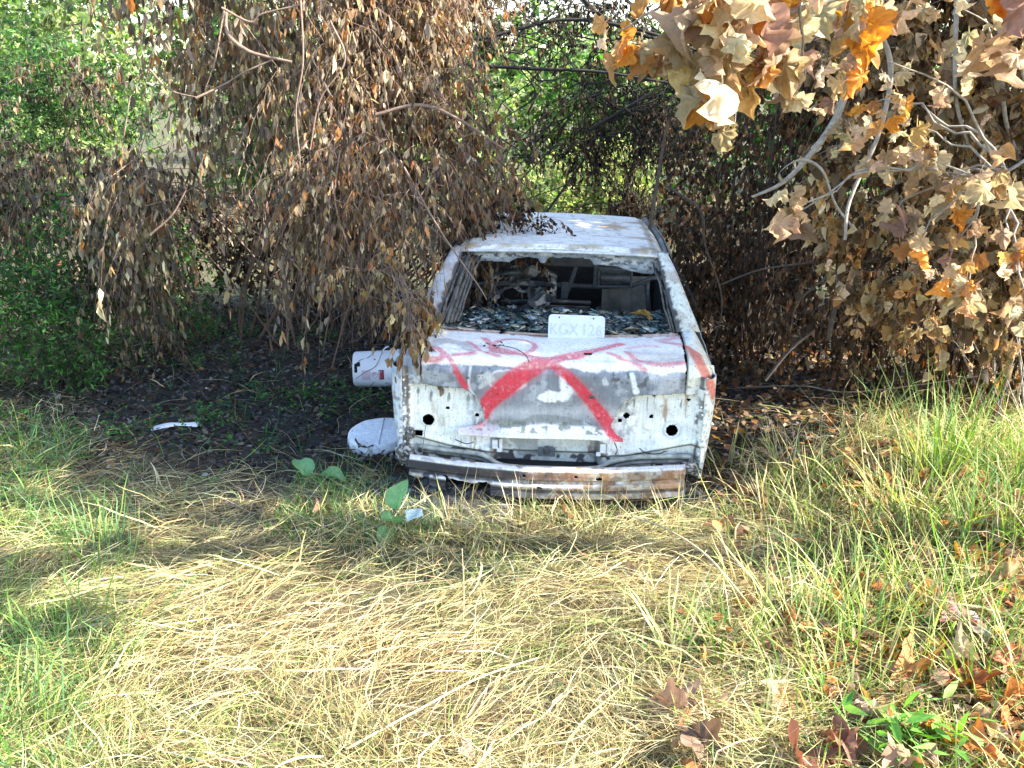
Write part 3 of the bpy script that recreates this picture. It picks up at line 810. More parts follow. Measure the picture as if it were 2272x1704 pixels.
# ---- pillars
def pillar(sd):
    n = 46; t = np.linspace(0, 1, n)
    yi = .425 + t * .50; zi = .832 + (1.172 - .832) * t ** .96; xi = .650 - (.650 - .552) * t
    yo = .430 + t * .49; zo = .838 + (1.168 - .838) * t ** .9; xo = .768 - (.768 - .622) * t
    ys = yo + .34 - .12 * t; zs = zo - .045 * (1 - t) - .02; xsd = xo + .030 - .012 * t
    m1 = np.linspace(0, 1, 14); m2 = np.linspace(0, 1, 16)[1:]
    def lerp(a, b, m): return a[:, None] * (1 - m) + b[:, None] * m
    X = np.hstack([lerp(xi, xo, m1) , lerp(xo, xsd, m2)]); Y = np.hstack([lerp(yi, yo, m1), lerp(yo, ys, m2)]); Z = np.hstack([lerp(zi, zo, m1) + .010 * np.sin(m1 * 3.14), lerp(zo, zs, m2)])
    V, F = grid(X * sd, Y, Z); P = V.copy()
    V = V + (noise(P, 5, 5 + sd, 3) - .5)[:, None] * np.array([.014, 0, .01])
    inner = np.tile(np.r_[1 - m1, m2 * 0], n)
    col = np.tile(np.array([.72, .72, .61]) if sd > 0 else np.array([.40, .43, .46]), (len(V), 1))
    col = mixc(col, (.80, .82, .84), sstep(.40, .7, noise(P, 6, 81, 3)) * .35)
    col = mixc(col, (.34, .22, .12), sstep(.5, .62, noise(P, 12, 82, 3)) * .45)
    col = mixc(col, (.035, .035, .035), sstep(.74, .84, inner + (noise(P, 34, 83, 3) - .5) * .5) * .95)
    col = mixc(col, (.14, .13, .12), sstep(.64, .72, noise(P, 55, 84, 3)) * .6)
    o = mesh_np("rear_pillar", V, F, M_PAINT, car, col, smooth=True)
    solid(o, .012, 0)
    # charred trim strips hanging inside the window edge
    b = MB(); rr = random.Random(3 + sd)
    for k in (range(6) if sd < 0 else range(2)):
        x = (.645 - k * .020)
        pts = [(sd * (x + rr.uniform(-.004, .004)), .44 + k * .015 + q * .44, .83 + q * (.31 + rr.uniform(-.05, .02))) for q in np.linspace(0, 1, 7)]
        pts = [(p[0] - sd * .085 * q, p[1], p[2]) for p, q in zip(pts, np.linspace(0, 1, 7))]
        b.tube(pts, rr.uniform(.005, .012), 5)
    b.build("charred_trim", plain("charred_trim" + str(sd), (.16, .15, .13), .8, 0, .8, 24, .5), car, True)
for sd in (-1, 1): pillar(sd)

# ---- roof
x = np.linspace(-.635, .635, 150); y = np.linspace(.885, 2.62, 170)
Xg, Yg = np.meshgrid(x, y, indexing='ij'); ax = np.abs(Xg)
Zg = 1.212 - .022 * (ax / .6) ** 2 - .085 * np.clip((ax - .545) / .09, 0, 1) ** 1.7 - .010 * np.exp(-((ax - .548) / .009) ** 2)
Zg -= .022 * (1 - sstep(.885, .93, Yg)) + .05 * sstep(2.2, 2.62, Yg) ** 1.5
Xg = Xg * (1 - .05 * sstep(1.6, 2.6, Yg))
P2 = np.c_[Xg.ravel(), Yg.ravel()]
Zg = Zg + ((noise(P2, 3, 19, 3) - .5) * .012).reshape(Xg.shape)
V, F = grid(Xg, Yg, Zg)
axr = np.abs(P2[:, 0]); yr = P2[:, 1]
col = np.tile(np.array([.90, .87, .78]), (len(V), 1))
col = mixc(col, (.70, .71, .70), sstep(.5, .75, noise(P2, 4, 20, 4)) * .35)
col = mixc(col, (.46, .33, .14), sstep(.35, .65, noise(P2, 10, 22, 3)) * (1 - sstep(.92, 1.02, yr)) * sstep(.89, .91, yr) * .75)
col = mixc(col, (.42, .40, .30), (1 - sstep(.012, .03, np.abs(axr - .545))) * .75)
col = mixc(col, (.40, .24, .10), sstep(.55, .7, noise(P2, 9, 24, 3)) * sstep(.2, .55, axr) * .7)
col = mixc(col, (.50, .34, .18), (1 - sstep(.5, 1.0, np.hypot((P2[:, 0] - .34) / .10, (yr - 1.75) / .20) + (noise(P2, 20, 26, 3) - .5) * 1.6)) * .9)
col = mixc(col, (.25, .25, .25), sstep(.66, .70, noise(np.c_[P2[:, 0], yr * 4], 14, 25, 3)) * .7)
col = mixc(col, (.60, .62, .52), sstep(.56, .6, axr) * .7)
roof = solid(mesh_np("roof", V, F, M_PAINT, car, col, smooth=True), .006)
roof["label"] = "whitened roof with rusty stains"
b = MB(); b.tube([(xx, .882 - .004 * math.cos(xx * 3), 1.176 - .012 * (xx / .6) ** 2) for xx in np.linspace(-.56, .56, 30)], .009, 7)
b.build("roof_edge", plain("edge_white", (.80, .81, .82), .5, 0, .4, 16, .3), car, True)
# header panel above the rear window: scorched, with three openings
up = [(-.53, 1.165), (-.496, 1.106), (-.40, 1.112), (-.30, 1.110), (-.286, 1.113), (-.239, 1.138), (-.18, 1.142), (-.12, 1.137), (-.105, 1.109), (-.086, 1.11), (-.068, 1.144), (.06, 1.150), (.178, 1.147), (.207, 1.119), (.245, 1.125), (.349, 1.112), (.39, 1.098), (.426, 1.086), (.48, 1.083), (.54, 1.076), (.585, 1.10), (.60, 1.16)]
ux = np.array([p[0] for p in up]); uz = np.array([p[1] for p in up])
x = np.linspace(-.60, .60, 240); bz = np.interp(x, ux, uz) - .014 - .012 * (x > .2) + (noise(np.c_[x, x * 0], 40, 3, 2) - .5) * .008
t = np.linspace(0, 1, 14); Xg = np.repeat(x[:, None], 14, 1); Zg = 1.186 * (1 - t) + bz[:, None] * t
Yg = .925 + .03 * t[None, :] + np.zeros_like(Xg)
V, F = grid(Xg, Yg, Zg); P = V.copy(); V[:, 1] += (noise(P, 14, 6, 3) - .5) * .025
col = np.tile(np.array([.34, .38, .44]), (len(V), 1))
col = mixc(col, (.70, .73, .78), sstep(.5, .62, noise(P * [1, 1, 3], 11, 27, 4)) * .7)
col = mixc(col, (.04, .04, .04), sstep(.55, .64, noise(P * [1, 1, 2.5], 30, 28, 4)) * .85)
solid(mesh_np("window_header", V, F, M_PAINT, car, col, smooth=True), .008)

# ---- parcel shelf and screen frame
X_, Y_ = np.meshgrid(np.linspace(-.66, .66, 90), np.linspace(.425, .95, 44), indexing='ij')
P2 = np.c_[X_.ravel(), Y_.ravel()]
Z_ = .785 + .02 * sstep(.43, .6, Y_) + ((noise(P2, 12, 33, 3) - .5) * .02).reshape(X_.shape)
V, F = grid(X_, Y_, Z_)
col = np.tile(np.array([.10, .115, .12]), (len(V), 1)); col = mixc(col, (.30, .33, .34), sstep(.5, .7, noise(P2, 20, 34, 3)) * .6)
solid(mesh_np("parcel_shelf", V, F, M_ASH, car, col), .015)
b = MB(); b.tube([(xx, .424, .797 + .028 * (xx / .68) ** 2) for xx in np.linspace(-.66, .66, 30)], .008, 6)
b.build("screen_lower_edge", plain("peach_rust", (.58, .42, .34), .8, 0, .5, 40, .4, (.25, .22, .2)), car, True)

# ---- body sides forward of the rear wings, bonnet, screen posts
def side(sd):
    for nm, y0, y1 in (("rear_door", 1.315, 2.10), ("front_door", 2.115, 3.05), ("front_wing", 3.065, 3.92)):
        ys = np.linspace(y0, y1, 40); w = np.linspace(0, 1, 30); Yf, Wf = np.meshgrid(ys, w, indexing='ij')
        tz = .775 if nm != "front_wing" else .76
        top_ = np.interp(ys, [1.3, 3.05, 3.9], [.775, .765, .66]); Zf = top_[:, None] * (1 - Wf) + .16 * Wf
        out = np.interp(Zf, [.15, .25, .42, .56, .70, .78], [.770, .800, .828, .838, .829, .812]) - .10 * sstep(3.4, 3.95, Yf)
        V, F = grid(out * sd, Yf, Zf); P = V.copy(); V[:, 0] += (noise(P, 4, 91, 3) - .5) * .02
        if nm == "front_wing": F = cut(F, np.hypot(P[:, 1] - 3.42, P[:, 2] - .26) > .31)
        col = np.tile(np.array([.55, .57, .56]), (len(V), 1)); col = mixc(col, (.28, .30, .34), sstep(.42, .6, noise(P, 5, 92, 4))); col = mixc(col, (.30, .14, .06), sstep(.55, .66, noise(P, 8, 93, 3)) * .8)
        solid(mesh_np(nm, V, F, M_PAINT, car, col, smooth=True), .01, -1 if sd > 0 else 1)
    b = MB()
    b.tube([(sd * .80, 2.10, .77), (sd * .72, 2.06, 1.0), (sd * .645, 2.02, 1.13)], .026, 6)
    b.tube([(sd * .80, 3.05, .765), (sd * .70, 2.80, .98), (sd * .59, 2.60, 1.135)], .026, 6)
    b.tube([(sd * .628, .95, 1.13), (sd * .645, 1.5, 1.135), (sd * .64, 2.1, 1.13), (sd * .60, 2.62, 1.12)], .022, 6)
    b.tube([(sd * .795, .95, .79), (sd * .81, 2.0, .78), (sd * .80, 3.05, .77)], .018, 6)
    b.build("door_frame", plain("frame_scorched" + str(sd), (.30, .30, .28), .7, 0, .6, 15, .3), car, True)
    b = MB(); b.tube([(sd * (.636 + .004), .93, 1.155), (sd * .72, .76, 1.03), (sd * .775, .62, .93)], .006, 5); b.tube([(sd * .64, .93, 1.15), (sd * .65, 1.6, 1.15), (sd * .62, 2.5, 1.14)], .006, 5)
    b.build("drip_rail", M_SOOT, car, True)
    for wy in (.86, 3.42):
        b = MB(); b.tube([(sd * .62, wy, .23), (sd * .77, wy, .23)], .19, 28)
        whl = b.build("wheel", plain("rusty_rim" + str(sd) + str(wy), (.22, .11, .05), .8, .2, .6, 25, .4), car)
        b = MB()
        b.tube([(sd * .772, wy, .23), (sd * .782, wy, .23)], .05, 16)
        for k in range(8):
            a = k * math.pi / 4; b.tube([(sd * .771, wy + .12 * math.cos(a), .23 + .12 * math.sin(a)), (sd * .774, wy + .12 * math.cos(a), .23 + .12 * math.sin(a))], .022, 10)
        b.build("hub", M_CHAR, whl)
for sd in (-1, 1): side(sd)
Xg, Yg = np.meshgrid(np.linspace(-.74, .74, 50), np.linspace(3.06, 3.95, 40), indexing='ij')
Zg = .80 - .10 * ((Yg - 3.06) / .9) ** 2 - .05 * (Xg / .74) ** 4
V, F = grid(Xg, Yg, Zg); P = V.copy(); col = np.tile(np.array([.5, .5, .48]), (len(V), 1)); col = mixc(col, (.30, .14, .06), sstep(.45, .6, noise(P, 5, 95, 4)))
solid(mesh_np("bonnet", V, F, M_PAINT, car, col, smooth=True), .01)
b = MB(); b.box((0, 3.90, .42), (1.44, .05, .5)); b.build("front_panel", plain("front_scorched", (.4, .4, .38), .7, 0, .6, 9, .3), car, bevel=.02)

# ---- interior
b = MB(); b.box((0, 1.75, .16), (1.50, 3.4, .03)); b.box((-.735, 1.7, .42), (.02, 3.0, .5)); b.box((.735, 1.7, .42), (.02, 3.0, .5))  # floor, plus dark side walls added as an inner shell to stop light
b.build("floor_inner_shell", M_SOOT, car)
b = MB(); b.box((0, .42, .50), (1.40, .02, .52)); b.build("boot_bulkhead", M_SOOT, car)
b = MB(); b.box((0, 3.0, .50), (1.46, .03, .62)); b.build("firewall", M_CHAR, car)
b = MB(); b.box((.47, 2.34, .585), (.34, .02, .36)); b.box((.36, 2.335, .60), (.02, .03, .30)); b.box((.52, 2.335, .60), (.015, .03, .33)); b.build("scorched_panel", M_FIREWALL, car, bevel=.006)
b = MB(); b.box((.02, 2.40, .44), (.40, .02, .16)); b.build("pale_ash_panel", plain("pale_ash", (.34, .30, .26), .9, 0, .7, 14, .5), car, bevel=.006)
b = MB(); b.tube([(-.25, 2.1, .745), (-.064, 2.1, .735), (.27, 2.1, .73), (.50, 2.1, .745), (.62, 2.1, .80), (.74, 2.1, .82)], .016, 8); b.tube([(-.75, 2.1, .70), (-.25, 2.1, .745)], .016, 8)
b.build("cross_tube", M_STEEL, car, True)
b = MB(); b.tube([(-.40, 1.9, .64), (-.107, 1.9, .662), (.212, 1.9, .658)], .014, 8); b.build("seat_rail", M_STEEL, car, True)
b = MB(); b.box((.073, 2.1, .758), (.026, .018, .235), ('Y', math.radians(17))); b.box((.03, 2.08, .70), (.05, .015, .12)); b.build("pedal_strut", M_STEEL, car, bevel=.004)
b = MB(); b.box((.245, 2.1, .83), (.034, .03, .19)); b.build("seat_upright", M_STEEL, car, bevel=.005)
b = MB()
for s in (-1, 1): b.box((.378 + s * .112, 2.09, .80), (.014, .06, .125))
b.box((.378, 2.09, .862), (.235, .07, .014)); b.box((.378, 2.09, .742), (.235, .06, .012)); b.box((.378, 2.13, .80), (.22, .01, .11)); b.tube([(.275, 2.07, .80), (.48, 2.07, .80)], .03, 10)
b.build("heater_box", M_STEEL, car, bevel=.003)
b = MB(); b.box((.05, 2.42, .85), (.36, .02, .085)); b.build("instrument_frame", plain("grey_frame", (.17, .18, .20), .6, .2, .4, 12, .2), car, bevel=.012)
b = MB(); b.box((-.132, 1.7, .90), (.03, .02, .09)); b.build("mirror_bracket", M_CHAR, car, bevel=.004)
b = MB(); b.tube([(-.28, 1.55, .64), (-.20, 1.52, .70), (-.12, 1.5, .80), (-.09, 1.5, .82)], .022, 7); b.build("seat_frame", M_STEEL, car, True)
b = MB(); b.tube([(.62, 1.9, .55), (.60, 1.9, .70), (.58, 1.85, .80)], .018, 6); b.build("seat_frame", M_STEEL, car, True)
b = MB(); b.tube([(-.55, 1.4, .55), (-.5, 1.4, .80), (-.45, 1.4, .93), (-.25, 1.4, .95)], .014, 6); b.build("seat_frame", M_STEEL, car, True)
# crumpled burnt seat covering: ash heap over the front seat
X_, T_ = np.meshgrid(np.linspace(-.46, -.02, 70), np.linspace(0, 1, 70), indexing='ij')
P2 = np.c_[X_.ravel(), T_.ravel() * .6]
crumple = (noise(P2, 11, 5, 4) - .5).reshape(X_.shape)
Y_ = 1.45 + .28 * T_ + crumple * .20; Z_ = .62 + .32 * np.sqrt(T_) * (1 - .55 * ((X_ + .22) / .24) ** 2 * .6) + np.roll(crumple, 9, 0) * .12
V, F = grid(X_, Y_, Z_); n5 = noise(P2, 16, 6, 4)
keep = noise(P2, 9, 36, 3) < .60
col = np.tile(np.array([.14, .15, .16]), (len(V), 1)); col = mixc(col, (.62, .62, .62), sstep(.46, .60, n5) * .9); col = mixc(col, (.02, .02, .02), sstep(.5, .6, noise(P2, 18, 7, 3)) * .8)
mesh_np("burnt_seat", V, cut(F, keep), M_ASH, car, col)
X_, Y_ = np.meshgrid(np.linspace(-.55, .60, 90), np.linspace(1.0, 2.3, 80), indexing='ij'); P2 = np.c_[X_.ravel(), Y_.ravel()]
Z_ = .30 + ((noise(P2, 5, 61, 4)) * .42).reshape(X_.shape) * np.exp(-((X_ + .02) / .5) ** 2)
V, F = grid(X_, Y_, Z_); col = np.tile(np.array([.06, .06, .06]), (len(V), 1)); col = mixc(col, (.36, .36, .37), sstep(.5, .66, noise(P2, 13, 63, 4)) * .8)
mesh_np("ash_heap", V, F, M_ASH, car, col)

# ---- bumper beam hanging on the ground
L = np.linspace(-.725, .690, 270)
prof = np.array([(.03, .160), (-.012, .158), (-.020, .150), (-.020, .104), (-.004, .094), (-.004, .086), (-.018, .078), (-.022, .070), (-.022, .052), (-.004, .042), (-.004, .034), (-.014, .028), (-.014, .0)])
pt = np.r_[0, np.cumsum(np.linalg.norm(np.diff(prof, axis=0), axis=1))]; q = np.linspace(0, pt[-1], 60)
pyb = np.interp(q, pt, prof[:, 0]); pzb = np.interp(q, pt, prof[:, 1])
Xg = np.repeat(L[:, None], 60, 1); bow = -.075 - .055 * (1 - (L / .71) ** 2)
z0 = np.interp(L, [-.73, -.5, -.13, .3, .69], [.092, .082, .074, .082, .100])
Yg = bow[:, None] + pyb[None, :]; Zg = z0[:, None] + pzb[None, :]
P2 = np.c_[Xg.ravel(), np.tile(q, len(L))]
Yg = Yg + ((noise(P2, 9, 8, 3) - .5) * .008).reshape(Xg.shape)
V, F = grid(Xg, Yg, Zg); xs, qs = P2[:, 0], P2[:, 1]; zr = np.tile(pzb, len(L))
keep = np.ones(len(xs), bool)
for hx, hz, rx, rz in ((-.13, .125, .006, .006), (.135, .125, .006, .006), (.255, .112, .013, .008), (-.05, .06, .012, .006)): keep &= np.hypot((xs - hx) / rx, (zr - hz) / rz) > 1
keep &= ~((xs < -.30) & (zr < .040 + .05 * noise(P2, 16, 2, 2)) & (noise(P2, 12, 9, 3) > .4))
col = np.tile(np.array([.46, .42, .35]), (len(V), 1))
col = mixc(col, (.70, .68, .66), sstep(.50, .64, noise(P2 * [1, 2], 9, 11, 4)) * .8)
col = mixc(col, (.30, .20, .13), sstep(.48, .62, noise(P2 * [2, 1], 22, 16, 4)) * .6)
rustm = np.clip(sstep(-.2, .1, xs), 0, 1)
col = mixc(col, (.42, .19, .06), sstep(.46, .64, noise(P2 * [1.6, .7], 11, 12, 5)) * rustm * .7)
col = mixc(col, (.20, .10, .05), sstep(.52, .64, noise(P2, 34, 19, 4)) * rustm * .7)
col = mixc(col, (.20, .10, .07), np.exp(-((zr - .122) / .022) ** 2) * (1 - sstep(.12, .22, xs)) * .9)
col = mixc(col, (.045, .045, .055), sstep(.46, .54, noise(P2 * [1, 2], 18, 13, 4)) * np.clip(.4 + (-.1 - xs) * 1.6, .25, 1) * (1 - np.exp(-((zr - .155) / .008) ** 2) * .8))
col = mixc(col, (.03, .03, .04), (1 - sstep(-.32, .02, xs + (noise(P2, 15, 18, 3) - .5) * .5)) * (1 - np.exp(-((zr - .07) / .010) ** 2)) * (zr < .148) * .9)
col = mixc(col, (.84, .83, .86), (np.exp(-((zr - .157) / .006) ** 2) + np.exp(-((zr - .072) / .007) ** 2) * (xs < .17)) * .85 * np.clip(sstep(.30, .45, noise(P2, 20, 14, 3)), 0, 1))
col = mixc(col, (.06, .05, .05), np.exp(-((zr - .036) / .006) ** 2) * .9)
beam = solid(mesh_np("bumper_beam", V, cut(F, keep), M_BEAM, car, col, smooth=True), .004, 1)
beam["label"] = "bare bumper beam, sooty on the left and rusty orange on the right"
b = MB(); b.box((.43, -.03, .205), (.12, .03, .03)); b.tube([(.405, -.046, .205), (.405, -.05, .205)], .004, 8)
b.build("beam_mount", plain("mount", (.5, .53, .52), .6, 0, .4, 20), car, bevel=.005)
b = MB(); b.box((0, .30, .13), (1.46, .30, .12)); b.box((0, .10, .13), (1.38, .10, .10)); b.build("underbody", M_SOOT, car)

# ---- number plate propped in the window
plate = empty("number_plate", tuple(CARO + np.array([.155, .40, .835])))
tag(plate, "whitened number plate with raised letters propped at the rear window", "number plate")
plate.rotation_euler = (math.radians(-17), math.radians(1.6), -YAW)
def rrect(w, h, r, n=7):
    P = []
    for cx, cz, a0 in ((w / 2 - r, h / 2 - r, 0), (-w / 2 + r, h / 2 - r, 90), (-w / 2 + r, -h / 2 + r, 180), (w / 2 - r, -h / 2 + r, 270)):
        for k in range(n):
            a = math.radians(a0 + 90 * k / (n - 1)); P.append((cx + r * math.cos(a), cz + r * math.sin(a)))
    return P
def slab(name, P, y0, y1, mat, parent, bevel=0):
    n = len(P); b = MB(); V = [(x, y0, z) for x, z in P] + [(x, y1, z) for x, z in P]
    b.add(V, [tuple(range(n))[::-1], tuple(range(n, 2 * n))] + [(i, (i + 1) % n, n + (i + 1) % n, n + i) for i in range(n)])
    return b.build(name, mat, parent, bevel=bevel)
M_PLATE = plain("plate_ash_white", (.72, .75, .80), .6, 0, .16, 18, .15)
slab("plate_body", rrect(.305, .152, .022), -.001, .001, M_PLATE, plate)
b = MB(); ro = rrect(.297, .144, .019); b.tube([(x, -.0015, z) for x, z in ro] + [(ro[0][0], -.0015, ro[0][1])], .0022, 5, cap=False); b.build("embossed_rim", plain("rim_white", (.80, .82, .86), .5, 0, .1), plate, True)
M_TXT = plain("faded_characters", (.46, .49, .55), .6, 0, .35, 60, .1, (.62, .65, .71))
for txt, x0 in (("KGX", -.068), ("126", .082)):
    fc = bpy.data.curves.new("characters", 'FONT'); fc.body = txt; fc.size = .088; fc.extrude = .0015; fc.align_x = 'CENTER'; fc.align_y = 'CENTER'; fc.space_character = 1.06
    fc.materials.append(M_TXT)
    to = bpy.data.objects.new("characters", fc); to.rotation_euler = (math.radians(90), 0, 0); to.location = (x0, -.003, -.006); to.scale = (.82, 1, 1)
    scene.collection.objects.link(to); dg = bpy.context.evaluated_depsgraph_get(); tm = bpy.data.meshes.new_from_object(to.evaluated_get(dg))
    tmo = bpy.data.objects.new("characters", tm); tmo.rotation_euler = to.rotation_euler; tmo.location = to.location; tmo.scale = to.scale
    bpy.data.objects.remove(to); link(tmo, plate)
for hx in (-.095, .09):
    b = MB(); b.tube([(hx, -.0022, .060), (hx, -.003, .060)], .0045, 10)
    b.build("bolt_hole", M_SOOT, plate)

# ---- broken glass on the shelf (uncountable)
n = 3000
gx = rng.uniform(-.63, .63, n); gy = rng.uniform(.43, .93, n)
Rz = frames(unit(rng.normal(0, 1, (n, 3)) * [1, 1, .16]), rng.normal(0, .25, n))
tri = (np.array([(-.5, 0, 0), (.5, .1, 0), (.3, 1, 0), (-.35, .8, 0), (-.5, 0, .08), (.5, .1, .08), (.3, 1, .08), (-.35, .8, .08)], float), np.array([(0, 3, 2), (0, 2, 1), (4, 5, 6), (4, 6, 7), (0, 1, 5), (0, 5, 4), (1, 2, 6), (1, 6, 5), (2, 3, 7), (2, 7, 6), (3, 0, 4), (3, 4, 7)]))
gcol = pick([(.07, .14, .15), (.10, .17, .18), (.18, .25, .25), (.03, .05, .055), (.50, .50, .46), (.34, .29, .20), (.04, .06, .07), (.02, .03, .03)], n, .25)
sz = .009 + .05 * rng.uniform(0, 1, n) ** 2.2
V, F, Cc = inst(tri, np.c_[gx, gy, .806 + rng.uniform(0, .02, n)], Rz, sz, sz * rng.uniform(.7, 1.4, n), gcol, .05)
RC = np.array((Matrix.Rotation(-YAW, 3, 'Z') @ Matrix.Rotation(ROLL, 3, 'Y')))
V = V @ RC.T + CARO
gm = burnt_metal("smoked_glass", rough=.25, bump=.1)
tag(mesh_np("broken_glass", V, F, gm, None, Cc, loc=tuple(V.mean(0))), "blue-green crumbs of smoked glass heaped on the burnt parcel shelf", "broken glass", None, "stuff")
def carpt(p): return RC @ np.array(p, float) + CARO

# ---- bucket, broken shell, strip
M_BUCKET = plain("white_plastic", (.80, .80, .88), .35, 0, .06, 5, .05)
bk = empty("bucket", (-.95, 7.03, .135))
bk.rotation_euler = (0, 0, math.radians(4))
tag(bk, "white plastic bucket with a pink and red label lying on its side behind the car", "bucket")
b = MB(); n = 48
prof_b = [(-.18, .0), (-.18, .108), (-.172, .120), (-.16, .126), (.13, .132), (.135, .139), (.15, .139), (.152, .132), (.185, .134), (.19, .130), (.19, .124), (-.15, .118), (-.165, .10), (-.165, 0)]
V = []; F = []
for (xx, r) in prof_b:
    for k in range(n): a = 2 * math.pi * k / n; V.append((xx, r * math.cos(a), r * math.sin(a)))
for i in range(len(prof_b) - 1):
    for k in range(n): k2 = (k + 1) % n; F.append((i * n + k, i * n + k2, (i + 1) * n + k2, (i + 1) * n + k))
b.add(V, F); b.build("bucket_body", M_BUCKET, bk, True)
def label_patch(name, x0, x1, a0, a1, mat, lift=.0012, par=bk):
    b = MB(); m = 12; V = []; F = []
    for i in range(m):
        a = math.radians(a0 + (a1 - a0) * i / (m - 1))
        for xx in (x0, x1):
            r = .126 + (xx + .16) * .0207 + lift
            V.append((xx, -r * math.cos(a), r * math.sin(a)))
    for i in range(m - 1): F.append((2 * i, 2 * i + 1, 2 * i + 3, 2 * i + 2))
    b.add(V, F); return b.build(name, mat, par, True)
M_PINK = plain("pale_pink_print", (.74, .58, .72), .5, 0, .1, 60); M_REDL = plain("dark_red_print", (.30, .02, .05), .5, 0, .2, 60); M_WL = plain("white_print", (.85, .83, .86), .5, 0, .05); M_RD = plain("rose_print", (.60, .12, .25), .5, 0, .1)
lb = label_patch("label", -.115, -.055, -20, 12, M_PINK)
label_patch("label_stripe", .005, .040, -20, 12, M_REDL)
label_patch("label_mark", .009, .013, -17, 9, M_WL, .002); label_patch("label_mark", .016, .026, -14, -3, M_RD, .002); label_patch("label_mark", .016, .026, 2, 9, M_RD, .002); label_patch("label_mark", .030, .032, -17, 9, M_RD, .002)
b = MB(); R_ = .128
def cyl(xx, a): r = .126 + (xx + .16) * .0207 + .0015; return (xx, -r * math.cos(a), r * math.sin(a))
b.tube([cyl(-.025 + .020 * math.cos(t), math.radians(-4) + .16 * math.sin(t)) for t in np.linspace(0, 6.283, 25)], .0014, 5, cap=False)
b.tube([cyl(-.038, .0), cyl(-.034, .05), cyl(-.034, -.10)], .0016, 5); b.tube([cyl(-.028, .04), cyl(-.018, .04), cyl(-.024, -.09)], .0016, 5)
b.build("label_emblem", M_RD, bk)
label_patch("label_mark", -.03, -.015, 44, 49, M_RD, .0015)
b = MB(); b.tube(smooth_line([cyl(-.16, .2), cyl(-.13, .75), cyl(-.07, .95), (0.0, -.09, .165), (.03, -.06, .155), (.02, -.10, .12), cyl(-.02, .4), cyl(-.09, .1), cyl(-.155, -.25)], 50), .0022, 5)
b.build("wire_handle", plain("thin_wire", (.12, .12, .13), .4, .6, .3), bk, True)
b = MB(); b.tube(smooth_line([cyl(.02, 1.2), (.05, -.03, .16), (.075, -.02, .168)], 10), .006, 7); b.build("handle_grip", M_BUCKET, bk, True)
label_patch("burn_mark", -.165, -.145, 5, 34, M_SOOT, .0013); label_patch("burn_mark", -.150, -.125, 24, 38, M_SOOT, .0013)

sh = empty("plastic_shell", (-.80, 5.85, -.01))
tag(sh, "cracked white round plastic shell with a melted edge lying by the car's left corner", "plastic shell")
sh.rotation_euler = (math.radians(8), math.radians(-4), 0)
rr = np.linspace(0, 1, 22); aa = np.linspace(0, 2 * math.pi, 90)
Rr, Aa = np.meshgrid(rr, aa, indexing='ij')
P2 = np.c_[np.cos(Aa.ravel()) * 2, np.sin(Aa.ravel()) * 2, Rr.ravel()]
front = np.clip(-np.sin(Aa), 0, 1)
rad = np.where(Rr < .72, Rr / .72 * .185, .185 + (Rr - .72) * .06)
Zs = .105 - np.where(Rr < .72, 0.008 * (Rr / .72) ** 2, .008 + (Rr - .72) / .28 * (.085 + ((noise(P2, 1.7, 5, 3) - .5) * .05).reshape(Rr.shape) * front))
V, F = grid(rad * np.cos(Aa) , rad * np.sin(Aa), Zs + ((noise(P2, 3, 7, 2) - .5) * .006).reshape(Rr.shape))
kp = ~((Rr.ravel() > .80 + .3 * noise(P2, 2.6, 15, 3)) & (np.sin(Aa.ravel()) < .2))
cw = np.tile(np.array([.80, .83, .88]), (len(V), 1)); cw = mixc(cw, (.16, .14, .12), sstep(.60, .68, noise(V, 30, 3, 3)) * .7 * (V[:, 2] < .09))
solid(mesh_np("shell_body", V, cut(F, kp), burnt_metal("melted_plastic", .4, bump=.1), sh, cw, smooth=True), .004)
b = MB(); b.tube([(.02, -.19, .06), (.02, -.17, .102), (.02, .1, .112), (.02, .17, .103)], .003, 5); b.build("moulded_rib", plain("rib", (.55, .58, .60), .5), sh, True)

st = MB(); pts = smooth_line([(-.13, -.035, .02), (-.03, -.01, .035), (.05, .015, .03), (.14, .03, .025)], 16)
V = []; F = []
for i, p in enumerate(pts):
    w = .022 + .012 * math.sin(i * .5)
    for dy, dz in ((-w, -.004), (-w * .6, .008), (w * .7, .010), (w, .0)): V.append((p[0], p[1] + dy, p[2] + dz))
for i in range(len(pts) - 1):
    for k in range(4): k2 = (k + 1) % 4; F.append((i * 4 + k, i * 4 + k2, (i + 1) * 4 + k2, (i + 1) * 4 + k))
F += [(0, 1, 2, 3), tuple(len(V) - 4 + k for k in (3, 2, 1, 0))]
st.add(V, F); so = st.build("plastic_strip", M_BUCKET); so.location = (-2.10, 6.02, .03)
tag(so, "long flat white plastic strip lying on the burnt grass at the left", "plastic scrap")

# grey block standing in the bushes behind the car
gb = MB(); gb.box((0, 0, .41), (.32, .34, .82))
gbo = gb.build("concrete_block", plain("shaded_concrete", (.016, .019, .016), .95, 0, .3, 8, .4), bevel=.02)  # concrete darkened to near black, standing in for shade
gbo.location = (1.22, 11.0, -.02); gbo.rotation_euler = (0, 0, .2)
tag(gbo, "plain grey concrete block half hidden in the bushes beyond the car roof", "concrete block")

